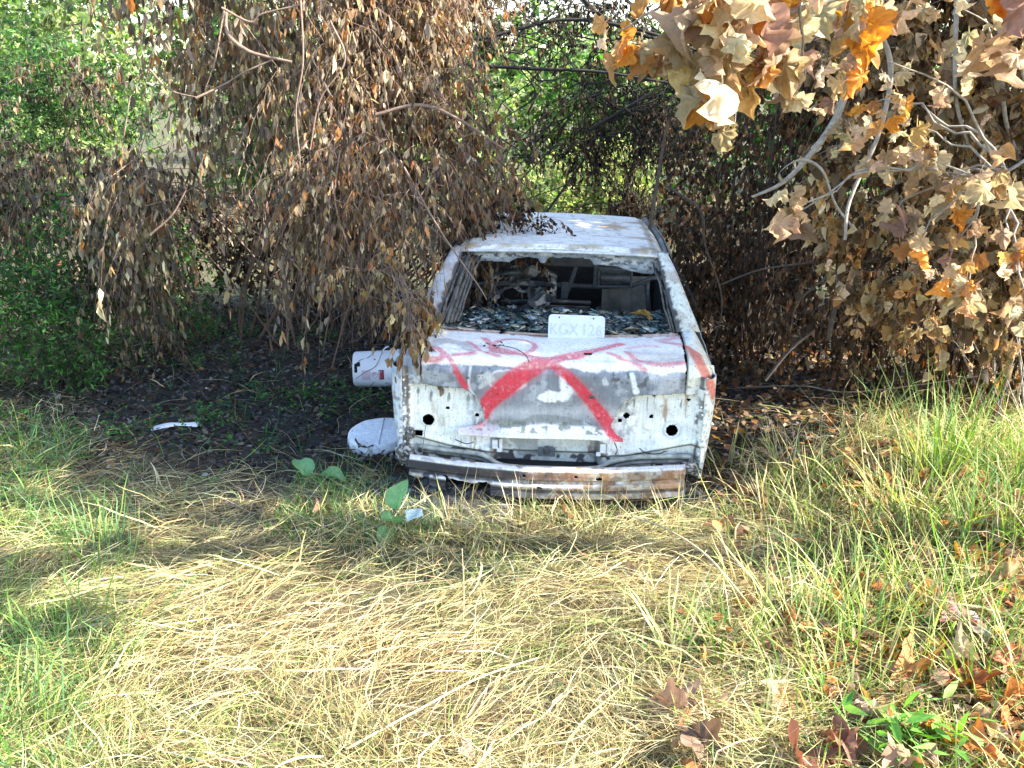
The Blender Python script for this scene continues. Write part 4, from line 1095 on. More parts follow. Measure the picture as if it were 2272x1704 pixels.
# charred heap of melted trim under the rear corners
def heap(x0, x1, y0, y1, h, label, sd):
    X_, Y_ = np.meshgrid(np.linspace(x0, x1, 60), np.linspace(y0, y1, 44), indexing='ij'); P2 = np.c_[X_.ravel(), Y_.ravel()]
    u_ = (X_ - x0) / (x1 - x0) * 2 - 1; v_ = (Y_ - y0) / (y1 - y0) * 2 - 1
    e_ = np.clip(1 - u_ ** 2, 0, 1) * np.clip(1 - v_ ** 2, 0, 1)
    Z_ = -.02 + h * e_ ** .5 * (.3 + 1.1 * noise(P2, 13, sd, 4).reshape(X_.shape))
    V, F = grid(X_, Y_, Z_); V = V @ RC.T + CARO
    c_ = np.tile(np.array([.022, .022, .025]), (len(V), 1)); c_ = mixc(c_, (.16, .17, .19), sstep(.60, .70, noise(P2, 30, sd + 1, 3)) * .8)
    tag(mesh_np("charred_debris", V, F, M_ASH, None, c_, loc=tuple(V.mean(0))), label, "burnt debris", None, "stuff")
heap(-1.02, -.15, -.34, .25, .10, "black charred debris under the bumper's left end", 4)
heap(.35, 1.12, -.20, .35, .07, "black charred debris beside the car's right rear corner", 14)

# melted lumps and loose bits at the rear corners
def lump(cx, cy, cz, r, label, sd, k=1.0):
    A_, B_ = np.meshgrid(np.linspace(0, 2 * math.pi, 34), np.linspace(.02, math.pi - .02, 22), indexing='ij')
    D_ = np.stack([np.sin(B_) * np.cos(A_), np.sin(B_) * np.sin(A_), np.cos(B_)], -1).reshape(-1, 3)
    rad_ = (.45 + 1.0 * noise(D_ + 3, 2.4, sd, 4))[:, None]
    V = D_ * rad_ * np.array(r) + np.array([cx, cy, cz]); n_, m_ = A_.shape
    i, j = np.meshgrid(np.arange(n_ - 1), np.arange(m_ - 1), indexing='ij'); b_ = (i * m_ + j).ravel()
    c_ = np.tile(np.array([.05, .05, .055]), (len(V), 1)); c_ = mixc(c_, (.52, .50, .46), sstep(.50, .62, noise(D_, 5, sd + 2, 4)) * .8 * k)
    mesh_np("melted_trim", V, np.c_[b_, b_ + m_, b_ + m_ + 1, b_ + 1], M_ASH, car, c_)
lump(-.755, .0, .235, (.055, .03, .055), "", 3); lump(-.70, -.01, .19, (.06, .04, .03), "", 7, .4); lump(.72, .01, .215, (.06, .03, .035), "", 9, .8)
lump(-.735, .015, .345, (.025, .02, .035), "", 12); lump(-.60, .10, .775, (.02, .02, .01), "", 13, .2)
for pts in ([(.46, .03, .31), (.49, .02, .29), (.55, .02, .285), (.60, .03, .30)], [(-.50, .03, .315), (-.44, .015, .30), (-.40, .02, .31)], [(.33, .03, .335), (.345, .01, .30), (.335, .02, .27)]):
    b = MB(); b.tube(smooth_line(pts, 16), .0028, 5); b.build("loose_wire", M_SOOT, car, True)
b = MB(); b.tube([(-.02, .07, .245), (-.02, .05, .285)], .016, 10); b.box((-.02, .075, .25), (.09, .012, .05)); b.build("lid_latch", M_STEEL, car, bevel=.003)
# charred sprig lying on the boot lid
tw = empty("charred_twig", tuple(carpt((-.26, .10, .80)))); tag(tw, "little charred sprig lying on the boot lid over the red paint", "twig")
b = MB(); b.tube(smooth_line([(-.06, .03, .01), (0, .0, .012), (.06, -.03, .006), (.11, -.09, -.01), (.13, -.12, -.04)], 20), .0022, 5); b.build("stem", M_BARK_DARK, tw, True)
_q = np.c_[rng.normal(-.05, .035, 16), rng.normal(.02, .02, 16), rng.uniform(.006, .02, 16)]
V, F, Cc = inst(tmpl_oval(), _q, frames(unit(rng.normal(0, 1, (16, 3)) * [1, 1, .3]), rng.normal(0, .5, 16)), np.full(16, .012), np.full(16, .022), np.tile((.05, .045, .04), (16, 1)), .03)
mesh_np("foliage", V, F, M_LEAF_BURNT, tw, Cc)

# ------------------------------------------------------------------ scorched shrubs on the left
plant("scorched_shrub", "big scorched shrub left of the car, its grey-tan leaves hanging limp", "shrub", (-1.9, 8.6),
      [B(190, 60, 7.0, (.55, .6, .6)), B(280, 40, 6.8, (.6, .6, .6)), B(230, 170, 6.8, (.6, .5, .5)), B(330, 130, 6.6, (.55, .5, .55)), B(175, 180, 6.7, (.45, .5, .3), .9),
       B(285, 160, 6.5, (.55, .5, .34)), B(250, -70, 7.0, (.8, .7, .6)), B(350, 30, 6.6, (.5, .5, .5)), B(350, -90, 6.9, (.7, .7, .5)), B(150, 190, 6.8, (.35, .4, .25), .8), B(215, 200, 6.6, (.35, .4, .18), .6), B(318, 238, 6.3, (.16, .3, .18), .7), B(240, 215, 6.7, (.4, .4, .14), .6)],
      1450, 10, T_NARROW, (.035, .105), (.16, .42), TAN + TAN + GREYTAN + [(.62, .50, .32)], M_LEAF_DRY, M_BARK_RED, hang=.86, twig_len=(.16, .55), droop=.95, thr=.515, nscale=2.6, seed=21, nlimb=26, limb_r=.014, stems=7,
      extra=[([at(226, 12, 5.95), at(228, 34, 5.92), at(246, 50, 5.9), at(268, 57, 5.9), at(292, 62, 5.9)], .014, .008), ([at(196, 98, 5.9), at(225, 84, 5.95), at(245, 72, 5.9), at(272, 60, 5.9)], .007, .005), ([at(150, 235, 5.9), at(172, 215, 5.9), at(186, 190, 5.9)], .007, .004),
             ([at(222, 8, 5.9), at(250, 22, 5.9), at(262, 14, 5.9), at(300, 5, 5.9)], .008, .005), ([at(300, -10, 5.9), at(303, 60, 5.85), at(296, 110, 5.85), at(300, 160, 5.85)], .006, .004), ([at(330, 20, 5.9), at(345, 60, 5.85), at(320, 100, 5.85), at(310, 150, 5.85)], .006, .004), ([at(340, 150, 5.8), at(335, 200, 5.8), at(350, 250, 5.8), at(372, 300, 5.7)], .005, .003),
             ([at(150, 70, 6.2), at(170, 90, 6.2), at(200, 98, 6.2)], .007, .003), ([at(225, 5, 6.3), at(215, 60, 6.2), at(205, 90, 6.2)], .006, .003)])
plant("scorched_shrub", "scorched shrub overhanging the car's left roof edge, with rust-brown leaves", "shrub", (-1.1, 8.4),
      [B(400, 80, 6.6, (.5, .5, .5)), B(400, 180, 6.3, (.5, .4, .45)), B(440, 160, 6.5, (.45, .4, .4)), B(370, 175, 6.1, (.5, .35, .3)), B(325, 205, 6.0, (.3, .3, .2)), B(480, 190, 6.6, (.3, .3, .22), .7),
       B(412, 222, 5.9, (.2, .2, .12), .9), B(435, 215, 6.0, (.28, .25, .2), .9), B(420, -20, 6.9, (.5, .6, .45))],
      1500, 10, T_NARROW, (.035, .075), (.2, .4), TAN + RUSTY + GREYTAN, M_LEAF_DRY, M_BARK_RED, hang=.8, twig_len=(.12, .46), droop=.95, thr=.48, nscale=2.6, seed=31, nlimb=22, limb_r=.010, stems=6,
      extra=[([at(375, 115, 6.1), at(420, 105, 6.1), at(460, 120, 6.0), at(505, 150, 6.2)], .013, .006), ([at(400, 160, 5.9), at(440, 230, 5.7), at(478, 285, 5.6), at(487, 300, 5.6)], .006, .003),
             ([at(360, 190, 6.0), at(420, 220, 5.9), at(455, 250, 5.8)], .006, .003)])
# hanging sprays in front of the car's left shoulder and roof: twigs of the same shrub's neighbour
plant("scorched_vine", "withered vine trailing ragged tan leaves over the car's left shoulder", "vine", (-1.35, 8.3),
      [B(413, 338, 5.15, (.05, .05, .10), 3), B(410, 312, 5.3, (.05, .06, .12), 2), B(324, 292, 5.6, (.08, .1, .10), 1.4), B(350, 265, 5.6, (.25, .15, .15), .5)],
      190, 7, T_NARROW, (.035, .07), (.3, .6), TAN + [(.34, .23, .08)], M_LEAF_DRY, M_BARK_RED, hang=.92, twig_len=(.06, .2), thr=.3, nscale=2, seed=37, nlimb=14, limb_r=.005, droop=.9)
plant("charred_vine", "small blackened vine dangling in front of the white roof", "vine", (-1.1, 8.3),
      [B(500, 222, 6.3, (.12, .08, .16), 1.5), B(522, 226, 6.3, (.07, .08, .18), 1.8), B(475, 240, 6.2, (.10, .08, .14), 1), B(542, 232, 6.3, (.05, .05, .12), .8), B(560, 222, 6.3, (.06, .05, .05), .6), B(480, 225, 6.3, (.08, .1, .16), .8), B(470, 290, 5.9, (.1, .08, .18), .35)],
      150, 9, T_OVAL, (.018, .038), (.5, .8), DARKB + [(.02, .018, .018), (.2, .08, .04)], M_LEAF_BURNT, M_BARK_DARK, hang=.6, twig_len=(.08, .22), thr=.35, nscale=4, seed=39, nlimb=10, limb_r=.004, droop=.9)
plant("scorched_shrub", "greyish scorched shrub at the far left, mixed with green weeds", "shrub", (-3.4, 8.0),
      [B(60, 165, 7.8, (.5, .5, .25)), B(120, 190, 7.5, (.5, .5, .3)), B(70, 90, 8.0, (.6, .5, .3), .5), B(20, 210, 7.6, (.5, .4, .3)), B(130, 270, 7.2, (.35, .4, .3), .7), B(150, 320, 7.2, (.3, .3, .15), .6)],
      600, 8, T_NARROW, (.04, .08), (.26, .42), GREYTAN + DARKB + TAN[:3], M_LEAF_DRY, M_BARK_RED, hang=.86, thr=.50, nscale=2.2, seed=41, nlimb=16, limb_r=.014)
plant("scorched_shrub", "charred bramble behind the bucket, nearly black", "shrub", (-1.6, 9.0),
      [B(250, 235, 9.2, (1.0, .5, .4)), B(370, 225, 9.0, (.9, .5, .45)), B(140, 235, 9.2, (.8, .5, .45)), B(430, 200, 9.0, (.6, .5, .4))],
      900, 8, T_OVAL, (.04, .07), (.5, .8), DARKB + GREYTAN[:2], M_LEAF_BURNT, M_BARK_DARK, hang=.7, thr=.46, nscale=1.8, seed=43, nlimb=26, limb_r=.012)

# ------------------------------------------------------------------ scorched thicket on the right
plant("scorched_thicket", "dark brown burnt thicket right behind the car's right side", "shrub", (1.9, 8.0),
      [B(690, 250, 8.0, (.55, .5, .5)), B(740, 320, 7.6, (.5, .4, .5)), B(780, 220, 7.8, (.6, .5, .5)), B(770, 130, 8.2, (.6, .6, .5)), B(700, 170, 8.6, (.4, .5, .4), .6), B(830, 60, 8.0, (.8, .7, .6)), B(820, -60, 8.0, (.9, .8, .6)), B(740, -100, 8.6, (.6, .7, .5), .6)],
      2000, 9, T_OVAL + T_NARROW[:1], (.03, .06), (.4, .7), DARKB + DARKB + RUSTY[:2], M_LEAF_BURNT, M_BARK_BROWN, hang=.85, twig_len=(.12, .34), thr=.42, nscale=2.0, seed=51, nlimb=26, limb_r=.012,
      extra=[([at(668, 120, 6.9), at(660, 165, 6.9), at(648, 240, 6.8)], .008, .014), ([at(665, 185, 7.0), at(700, 210, 6.9), at(705, 245, 6.9), at(722, 300, 6.8), at(712, 350, 6.8)], .012, .004),
             ([at(790, 330, 6.2), at(800, 300, 6.1), at(840, 270, 6.0), at(880, 258, 5.8)], .004, .010), ([at(720, 285, 6.3), at(760, 270, 6.2), at(815, 262, 6.1)], .005, .007)])
plant("scorched_thicket", "brown burnt thicket along the right side with drooping rusty leaf curtains", "shrub", (3.2, 7.2),
      [B(850, 300, 7.0, (.6, .5, .45)), B(930, 330, 6.6, (.6, .4, .4)), B(1010, 330, 6.4, (.6, .5, .4)), B(880, 210, 7.2, (.6, .5, .5)), B(980, 180, 7.0, (.7, .6, .6)), B(790, 365, 6.9, (.45, .3, .18)), B(870, 372, 6.4, (.5, .3, .22)), B(990, 392, 6.0, (.5, .3, .16)), B(900, 90, 7.6, (.7, .6, .6)), B(1060, 60, 7.2, (.8, .7, .8)), B(930, -40, 7.4, (.9, .8, .7)), B(1080, 250, 6.6, (.6, .6, .6))],
      2900, 9, T_OVAL + T_NARROW, (.035, .07), (.35, .6), DARKB + DARKB + RUSTY + [(.20, .12, .06), (.30, .19, .09)], M_LEAF_DRY, M_BARK_BROWN, hang=.86, twig_len=(.12, .36), thr=.42, nscale=2.0, seed=53, nlimb=30, limb_r=.014,
      extra=[([at(765, 380, 6.1), at(790, 350, 6.1), at(815, 330, 6.1)], .012, .008), ([at(836, 250, 5.9), at(838, 290, 5.9), at(828, 340, 5.9)], .010, .013), ([at(735, 388, 6.0), at(800, 386, 5.9), at(860, 392, 5.8), at(1010, 372, 5.6)], .006, .004)])
plant("charred_bramble", "black tangled bramble deep behind the right thicket", "shrub", (4.2, 9.6),
      [B(720, 290, 9.2, (.9, .5, .5)), B(820, 260, 9.4, (1.0, .5, .6)), B(930, 250, 9.2, (1.1, .5, .6)), B(1010, 260, 9, (1.0, .5, .7)), B(700, 215, 9.8, (.5, .5, .3), .6), B(860, 330, 8.4, (1.2, .5, .3)), B(1000, 340, 8.0, (1.0, .5, .35)), B(740, 345, 8.4, (.7, .4, .25))],
      2300, 9, T_OVAL, (.05, .085), (.5, .8), [(.04, .03, .022), (.06, .045, .03), (.025, .02, .018), (.10, .06, .035)], M_LEAF_BURNT, M_BARK_DARK, hang=.8, thr=.36, nscale=1.6, seed=59, nlimb=60, limb_r=.012)
# paler limp leaves in front of it
plant("withered_shrub", "pale tan withered shrub hanging at the right edge beside the broad leaves", "shrub", (3.0, 5.9),
      [B(880, 190, 5.6, (.32, .3, .35)), B(930, 140, 5.4, (.35, .3, .35)), B(980, 80, 5.2, (.4, .35, .35)), B(880, 110, 5.6, (.35, .3, .3)), B(960, 230, 5.2, (.32, .25, .3)), B(900, 270, 5.6, (.25, .22, .28), .8), B(1020, 170, 5.0, (.3, .3, .4)), B(860, 40, 5.8, (.4, .35, .35)), B(960, 0, 5.4, (.5, .4, .3)), B(1010, 280, 5.2, (.25, .25, .25)), B(850, 240, 5.9, (.16, .2, .3), .7), B(940, 300, 5.5, (.12, .15, .2), .6)],
      850, 7, [tmpl_broad(11, 1.0), tmpl_broad(12, 1.4), tmpl_oval(), tmpl_narrow(.8, .5)], (.05, .10), (.5, .95), [(.44, .31, .16), (.56, .42, .24), (.28, .18, .09), (.40, .22, .08), (.18, .11, .055)], M_LEAF_SYC, M_BARK_PALE, hang=.72, twig_len=(.08, .3), thr=.49, nscale=2.6, seed=57, nlimb=9, limb_r=.007,
      extra=[([at(958, -20, 5.0), at(955, 60, 4.9), at(958, 110, 4.9), at(975, 160, 5.0)], .012, .007), ([at(1000, 10, 4.8), at(1001, 60, 4.8), at(1008, 130, 4.9), at(1035, 180, 5.0)], .013, .008)])

# ------------------------------------------------------------------ plane tree with big withered leaves, overhanging from the right
def broad_tree():
    bx, by = 3.15, 3.9
    inv = np.array([bx, by, float(gh(np.array([bx]), np.array([by]))[0])])
    root = empty("plane_tree", tuple(inv))
    tag(root, "tree reaching in from the top right with big withered orange-tan lobed leaves", "tree")
    clusters = []  # (u, v, Y, spread px, count, size)
    for u, v, Y, s, n, sz in [(672, 10, 3.3, 26, 7, .15), (705, 22, 3.2, 26, 12, .17), (750, 25, 3.15, 28, 12, .19), (795, 20, 3.2, 26, 10, .17), (690, 55, 3.25, 20, 9, .15), (728, 52, 3.1, 24, 11, .20), (770, 70, 3.2, 20, 9, .17), (745, 85, 3.2, 16, 6, .16),
                              (618, 45, 3.4, 12, 5, .12), (640, 58, 3.4, 14, 7, .12), (657, 68, 3.4, 9, 5, .12), (786, 100, 3.3, 9, 4, .13), (712, 112, 3.4, 11, 6, .15), (728, 132, 3.4, 8, 4, .13), (700, 92, 3.3, 10, 3, .14), (840, 22, 3.4, 36, 15, .15), (880, 14, 3.6, 36, 14, .14), (850, 65, 3.7, 30, 14, .12), (885, 100, 3.9, 36, 16, .11), (860, 130, 4.3, 20, 7, .10),
                              (786, 215, 4.0, 14, 7, .14), (802, 225, 4.0, 10, 5, .13), (915, 252, 4.0, 16, 7, .14), (938, 278, 4.0, 18, 8, .13), (970, 298, 3.9, 18, 8, .13), (905, 225, 4.2, 14, 5, .10), (960, 245, 4.0, 16, 6, .12), (925, 165, 4.1, 34, 16, .13), (940, 205, 4.1, 30, 14, .13), (1000, 190, 3.9, 30, 12, .14), (1005, 255, 3.8, 26, 10, .13), (1010, 60, 3.2, 26, 9, .17), (1015, 15, 3.1, 24, 9, .18), (1020, 325, 3.8, 16, 5, .14), (950, 50, 3.9, 40, 14, .13), (900, 140, 4.2, 40, 18, .11),
                              (720, -40, 3.1, 40, 10, .17), (1000, -50, 3.2, 50, 10, .17)]:
        clusters.append((u, v, Y, s, n, sz))
    pos = []; size = []; ends = []; col = []
    for u, v, Y, s, n, sz in clusters:
        c = at(u, v, Y)
        sp = s * Y / FPX
        node = c + np.array([rng.normal(0, .02), rng.normal(0, .03), sp * 1.0])
        ends.append(node)
        q = c + rng.normal(0, 1, (n, 3)) * np.array([sp * .62, sp * .8, sp * .55])
        q[:, 2] += sz * .35
        pos.append(q); size.append(np.full(n, sz) * rng.uniform(.5, 1.05, n))
        base = pick(SYC if rng.random() < .66 else SYCP, n, .2)
        col.append(base)
    n0 = sum(map(len, pos))
    # unseen leaves above and beside the frame, laid thick to shade the car
    m = 6500
    q = np.c_[rng.uniform(2.0, 5.6, m), rng.uniform(4.2, 8.4, m), rng.uniform(2.8, 3.9, m)]
    q = q[noise(q, 1.4, 66, 2) > .30]
    pos.append(q); size.append(rng.uniform(.12, .2, len(q))); col.append(pick(SYC, len(q), .2))
    pos = np.concatenate(pos); size = np.concatenate(size); col = np.concatenate(col); n = len(pos)
    d = unit(np.array([0, 0, -1.0]) + rng.normal(0, .48, (n, 3)))
    R = frames(d, rng.uniform(0, 6.28, n))
    parts = []; which = rng.integers(0, len(T_BROAD), n)
    for i, T in enumerate(T_BROAD):
        s = which == i
        v_, f_, c_ = inst(T, pos[s], R[s], size[s] * 1.05, size[s], col[s], .012)
        c_ = c_ * (.72 + .56 * noise(v_, 26, 88, 3))[:, None]
        # vein tint: leaf edges more orange than the middle
        k = len(T[0]); e = np.tile(np.clip(np.hypot(T[0][:, 0], T[0][:, 1] - .25) / .7, 0, 1), s.sum())
        c_ = c_ * (1 - .25 * e[:, None] * np.array([.1, .55, .9]))
        parts.append((v_, f_, c_))
    V, F, Cc = join(parts)
    mesh_np("foliage", V - inv, F, M_LEAF_SYC, root, Cc, smooth=True)
    segs = []
    trunk = smooth_line([inv + [0, 0, -.1], inv + [-.05, .05, 1.2], inv + [.02, .1, 2.4], inv + [-.1, 0, 4.2]], 30)
    b1 = smooth_line([trunk[14], (2.5, 3.6, 2.9), (1.9, 3.3, 2.85), (1.2, 3.1, 2.62), (.62, 3.2, 2.42)], 40)
    b2 = smooth_line([trunk[10], (2.8, 3.9, 2.1), (2.3, 4.0, 2.05), (1.9, 4.0, 1.8)], 30)
    b3 = smooth_line([trunk[20], (2.4, 3.4, 3.4), (1.6, 2.8, 3.6), (.8, 2.6, 3.4)], 30)
    mains = np.vstack([b1, b2, b3])
    for P, ra, rb in ((trunk, .11, .06), (b1, .04, .010), (b2, .03, .010), (b3, .035, .012)): segs.append(tubes(P[None], [ra], [rb], 9))
    for pts, ra, rb in [([at(858, 50, 5.0), at(848, 84, 5.0), at(836, 118, 5.0), at(810, 155, 5.0), at(782, 183, 5.0), at(752, 197, 5.0)], .024, .008), ([at(782, 183, 5.0), at(780, 172, 4.95), at(800, 160, 4.9), at(822, 170, 4.9), at(836, 205, 4.9), at(855, 230, 4.9)], .009, .006),
                        ([at(640, 45, 3.5), at(690, 35, 3.3), at(760, 20, 3.25), at(860, -10, 3.3)], .006, .012), ([at(845, 240, 4.3), at(850, 200, 4.4), at(880, 130, 4.5), at(890, 60, 4.5), at(860, 0, 4.4)], .006, .014), ([at(960, -40, 4.3), at(900, -20, 4.7), at(872, 10, 4.9), at(858, 50, 5.0)], .028, .024), ([at(955, 10, 4.0), at(1040, -40, 3.8), b2[12]], .02, .028)]:
        segs.append(tubes(smooth_line(pts, 26)[None], [ra], [rb], 7))
    for e in ends:
        k = np.linalg.norm(mains - e, axis=1).argmin(); a = mains[k]
        segs.append(tubes(wavy(a[None], e[None], 10, .12, .08), [.007], [.003], 5))
    V, F = joinq(segs)
    mesh_np("branches", V - inv, F, M_BARK_PALE, root, smooth=True)
broad_tree()

# ------------------------------------------------------------------ charred tree in the middle, bare black boughs against the light
bt = plant("charred_tree", "charred dark tree behind the car with bare black boughs across the gap of light", "tree", (-1.25, 9.6),
      [B(605, 115, 9.4, (.5, .5, .45), 1.2), B(665, 150, 9.0, (.45, .5, .45), 1.2), B(570, 135, 9.6, (.45, .5, .25), .7), B(520, 60, 9.5, (.6, .5, .3), .35), B(500, 130, 9.5, (.4, .5, .3), .35), B(590, 15, 9.6, (.7, .5, .3), 1.0), B(500, 20, 9.7, (.6, .5, .3), .8), B(628, 200, 10.0, (.22, .15, .13), 14), B(600, 170, 9.8, (.4, .4, .25), 1.0), B(440, 20, 9.7, (.6, .5, .3), .6), B(690, 90, 9.4, (.6, .5, .6)), B(640, 40, 10, (.6, .5, .3), .6), B(380, 20, 9.6, (.7, .5, .35)), B(460, 60, 9.6, (.5, .4, .25), .35), B(720, 10, 9.6, (.7, .6, .5))],
      1750, 8, T_OVAL + T_SMALL, (.03, .055), (.35, .6), DARKB + [(.03, .025, .02), (.02, .018, .016), (.12, .09, .05)], M_LEAF_BURNT, M_BARK_DARK, hang=.82, twig_len=(.1, .34), thr=.47, nscale=2.0, seed=61, nlimb=14, limb_r=.012, trunk_r=None, tangle=240,
      extra=[([(-1.25, 9.6, -.1), at(352, 230, 9.6), at(356, 120, 9.5), at(350, 30, 9.5), at(340, -60, 9.5)], .07, .05), ([at(352, 90, 9.5), at(385, 40, 9.4), at(400, 15, 9.4), at(420, -20, 9.4)], .05, .03),
             ([at(385, 42, 9.4), at(450, 62, 9.3), at(520, 68, 9.2), at(600, 72, 9.1), at(680, 85, 9.0)], .022, .010), ([at(380, 50, 9.4), at(430, 85, 9.3), at(480, 125, 9.2), at(520, 150, 9.2)], .022, .008),
             ([at(395, 30, 9.4), at(470, 40, 9.3), at(560, 20, 9.3), at(640, 30, 9.2), at(720, 60, 9.2)], .02, .012), ([at(500, 115, 9.2), at(470, 150, 9.2), at(410, 180, 9.3)], .012, .008), ([at(520, 68, 9.2), at(535, 95, 9.2), at(505, 118, 9.2)], .012, .008),
             ([at(500, -20, 9.5), at(490, 30, 9.4), at(500, 55, 9.3), at(540, 68, 9.2)], .012, .008), ([at(590, 130, 9.2), at(640, 100, 9.1), at(700, 60, 9.1)], .016, .012), ([at(570, -15, 9.5), at(610, 22, 9.3), at(690, 50, 9.2)], .02, .016),
             ([at(622, 205, 10.4), at(640, 150, 10.2), at(655, 110, 10)], .018, .012), ([at(545, 215, 10.8), at(590, 150, 10.6), at(610, 100, 10.4)], .016, .010), ([at(420, 145, 9.4), at(480, 148, 9.3), at(530, 190, 9.2)], .012, .007)])

# ------------------------------------------------------------------ green growth
plant("green_shrub", "lush green shrub at the far left edge with narrow leaves", "shrub", (-4.2, 8.6),
      [B(15, 250, 7.2, (.45, .4, .5)), B(60, 220, 7.6, (.5, .4, .45)), B(50, 290, 7.2, (.45, .4, .4)), B(130, 250, 7.9, (.5, .4, .35), .8), B(95, 110, 8.2, (.6, .5, .4), .9), B(15, 100, 8.4, (.6, .5, .6), .8), B(100, 290, 7.6, (.35, .4, .3), .7), B(-60, 200, 8, (.6, .6, .8)), B(190, 300, 8.0, (.5, .4, .25), .6)],
      2600, 8, T_OVAL, (.03, .07), (.2, .36), GREEN + [(.03, .11, .03)], M_LEAF_GREEN, M_BARK_BROWN, hang=.2, twig_len=(.1, .3), thr=.44, nscale=1.8, seed=71, nlimb=20, limb_r=.010)
plant("green_shrub", "low bright green weeds at the left edge under the scorched shrub", "weeds", (-3.2, 6.9),
      [B(25, 330, 6.8, (.5, .35, .3)), B(70, 345, 6.9, (.35, .3, .22)), B(10, 290, 7.0, (.4, .4, .3)), B(100, 335, 7.1, (.25, .25, .14), .6), B(-60, 330, 6.6, (.4, .4, .4))],
      800, 8, T_OVAL, (.03, .06), (.26, .4), GREEN + [(.08, .24, .05), (.11, .28, .06)], M_LEAF_GREEN, M_BARK_BROWN, hang=.1, twig_len=(.1, .26), thr=.42, nscale=2.4, seed=73, nlimb=16, limb_r=.005)
plant("green_shrub", "sunlit yellow-green shrub seen through the gap over the car roof", "shrub", (1.0, 13.5),
      [B(590, 185, 13.0, (.8, .6, .4)), B(530, 190, 13.5, (.7, .6, .35)), B(620, 165, 13.5, (.5, .6, .4), .8), B(470, 205, 13.8, (.6, .5, .3), .5)],
      1100, 8, T_SMALL + T_OVAL, (.05, .09), (.4, .7), LIME + [(.44, .46, .16), (.50, .46, .22)], M_LEAF_GREEN, M_BARK_BROWN, hang=.3, twig_len=(.15, .4), thr=.44, nscale=1.2, seed=75, nlimb=14, limb_r=.014)

TREES = [(-9.5, 13, 3.6, 1.9, "small leafy tree behind the weeds at the far left", LIME + GREEN), (-6.6, 15.5, 4.6, 1.9, "light green tree behind the far left shrub, sky showing at its right", LIME), (-4.2, 18, 4.0, 1.6, "low sunlit tree glimpsed through the big scorched shrub", LIME + GREEN),
         (-1.8, 17, 3.25, 1.7, "pale green tree seen left of the bare boughs", LIME), (.3, 19, 3.4, 2.0, "pale green tree filling the gap between the bare boughs", LIME + LIME + GREEN), (2.4, 18, 3.0, 1.7, "green tree behind the charred branches above the car", GREEN + LIME),
         (4.6, 16.5, 4.4, 1.8, "green tree screened by the dark thicket on the right", GREEN), (8.2, 14, 4.9, 2.1, "deep green tree showing at the top right corner", GREEN + [(.05, .18, .03)]), (7.0, 21, 4.2, 2.4, "distant green tree behind the right thicket", GREEN + LIME),
         (-9.5, 22, 5.6, 2.8, "distant tree at the back on the left", LIME + GREEN), (-4.5, 26, 4.8, 2.5, "distant hazy green tree right of the left thicket", LIME), (2.0, 28, 4.2, 2.6, "distant tree low against the sky over the car", LIME + GREEN)]
for i, (x, y, h, r, lb, pal) in enumerate(TREES):
    g = float(gh(np.array([x]), np.array([y]))[0])
    bl = []
    for k in range(7):
        a = k * 2.4 + i; rr = r * (.0 if k == 0 else .6)
        bl.append((np.array([x + rr * math.cos(a), y + rr * math.sin(a), g + h * (.42 + .33 * ((k * .37 + i * .21) % 1))]), (r * .55, r * .55, h * .24), 1))
    bl.append((np.array([x, y, g + h * .22]), (r * .9, r * .7, h * .22), 1))
    plant("leafy_tree", lb, "tree", (x, y), bl, 800, 7, T_SMALL, (.09, .17), (.5, .8), pal, M_LEAF_GREEN, M_BARK_BROWN, hang=.3, twig_len=(.2, .6), thr=.44, nscale=.9, seed=80 + i, nlimb=12, limb_r=.035, trunk_r=.09, group="green trees beyond the thicket", twig_r=.004)

# ------------------------------------------------------------------ grass
def blades(x, y, z, az, el, L, w, bend, col, seg=4, lift=0.0, twist=None):
    """ribbons: start pitch el, pitch falls by `bend` over the length"""
    N = len(x); P = np.zeros((N, seg + 1, 3)); P[:, 0] = np.c_[x, y, z]
    for k in range(seg):
        e = el - bend * (k + .5) / seg + rng.normal(0, .09, N); a = az + (twist * (k / seg) if twist is not None else 0) + rng.normal(0, .14, N)
        st_ = L / seg
        P[:, k + 1, 0] = P[:, k, 0] + np.cos(e) * np.cos(a) * st_
        P[:, k + 1, 1] = P[:, k, 1] + np.cos(e) * np.sin(a) * st_
        P[:, k + 1, 2] = np.maximum(P[:, k, 2] + np.sin(e) * st_, z * .6 - .0)
    roll = rng.uniform(-1.0, 1.0, N)
    S = np.c_[-np.sin(az) * np.cos(roll), np.cos(az) * np.cos(roll), np.sin(roll)]
    t = np.linspace(0, 1, seg + 1); prof = np.clip(np.array([.75, 1, .95, .7, .12]) if seg == 4 else 1 - t, .1, 1)
    V = np.stack([P - S[:, None] * (w[:, None] * prof)[:, :, None] * .5, P + S[:, None] * (w[:, None] * prof)[:, :, None] * .5], 2)
    b = (np.arange(N) * (seg + 1) * 2)[:, None] + (np.arange(seg) * 2)[None]
    F = np.stack([b, b + 1, b + 3, b + 2], -1).reshape(-1, 4)
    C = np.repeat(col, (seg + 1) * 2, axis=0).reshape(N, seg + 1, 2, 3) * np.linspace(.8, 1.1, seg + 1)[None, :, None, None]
    return V.reshape(-1, 3), F, C.reshape(-1, 3)

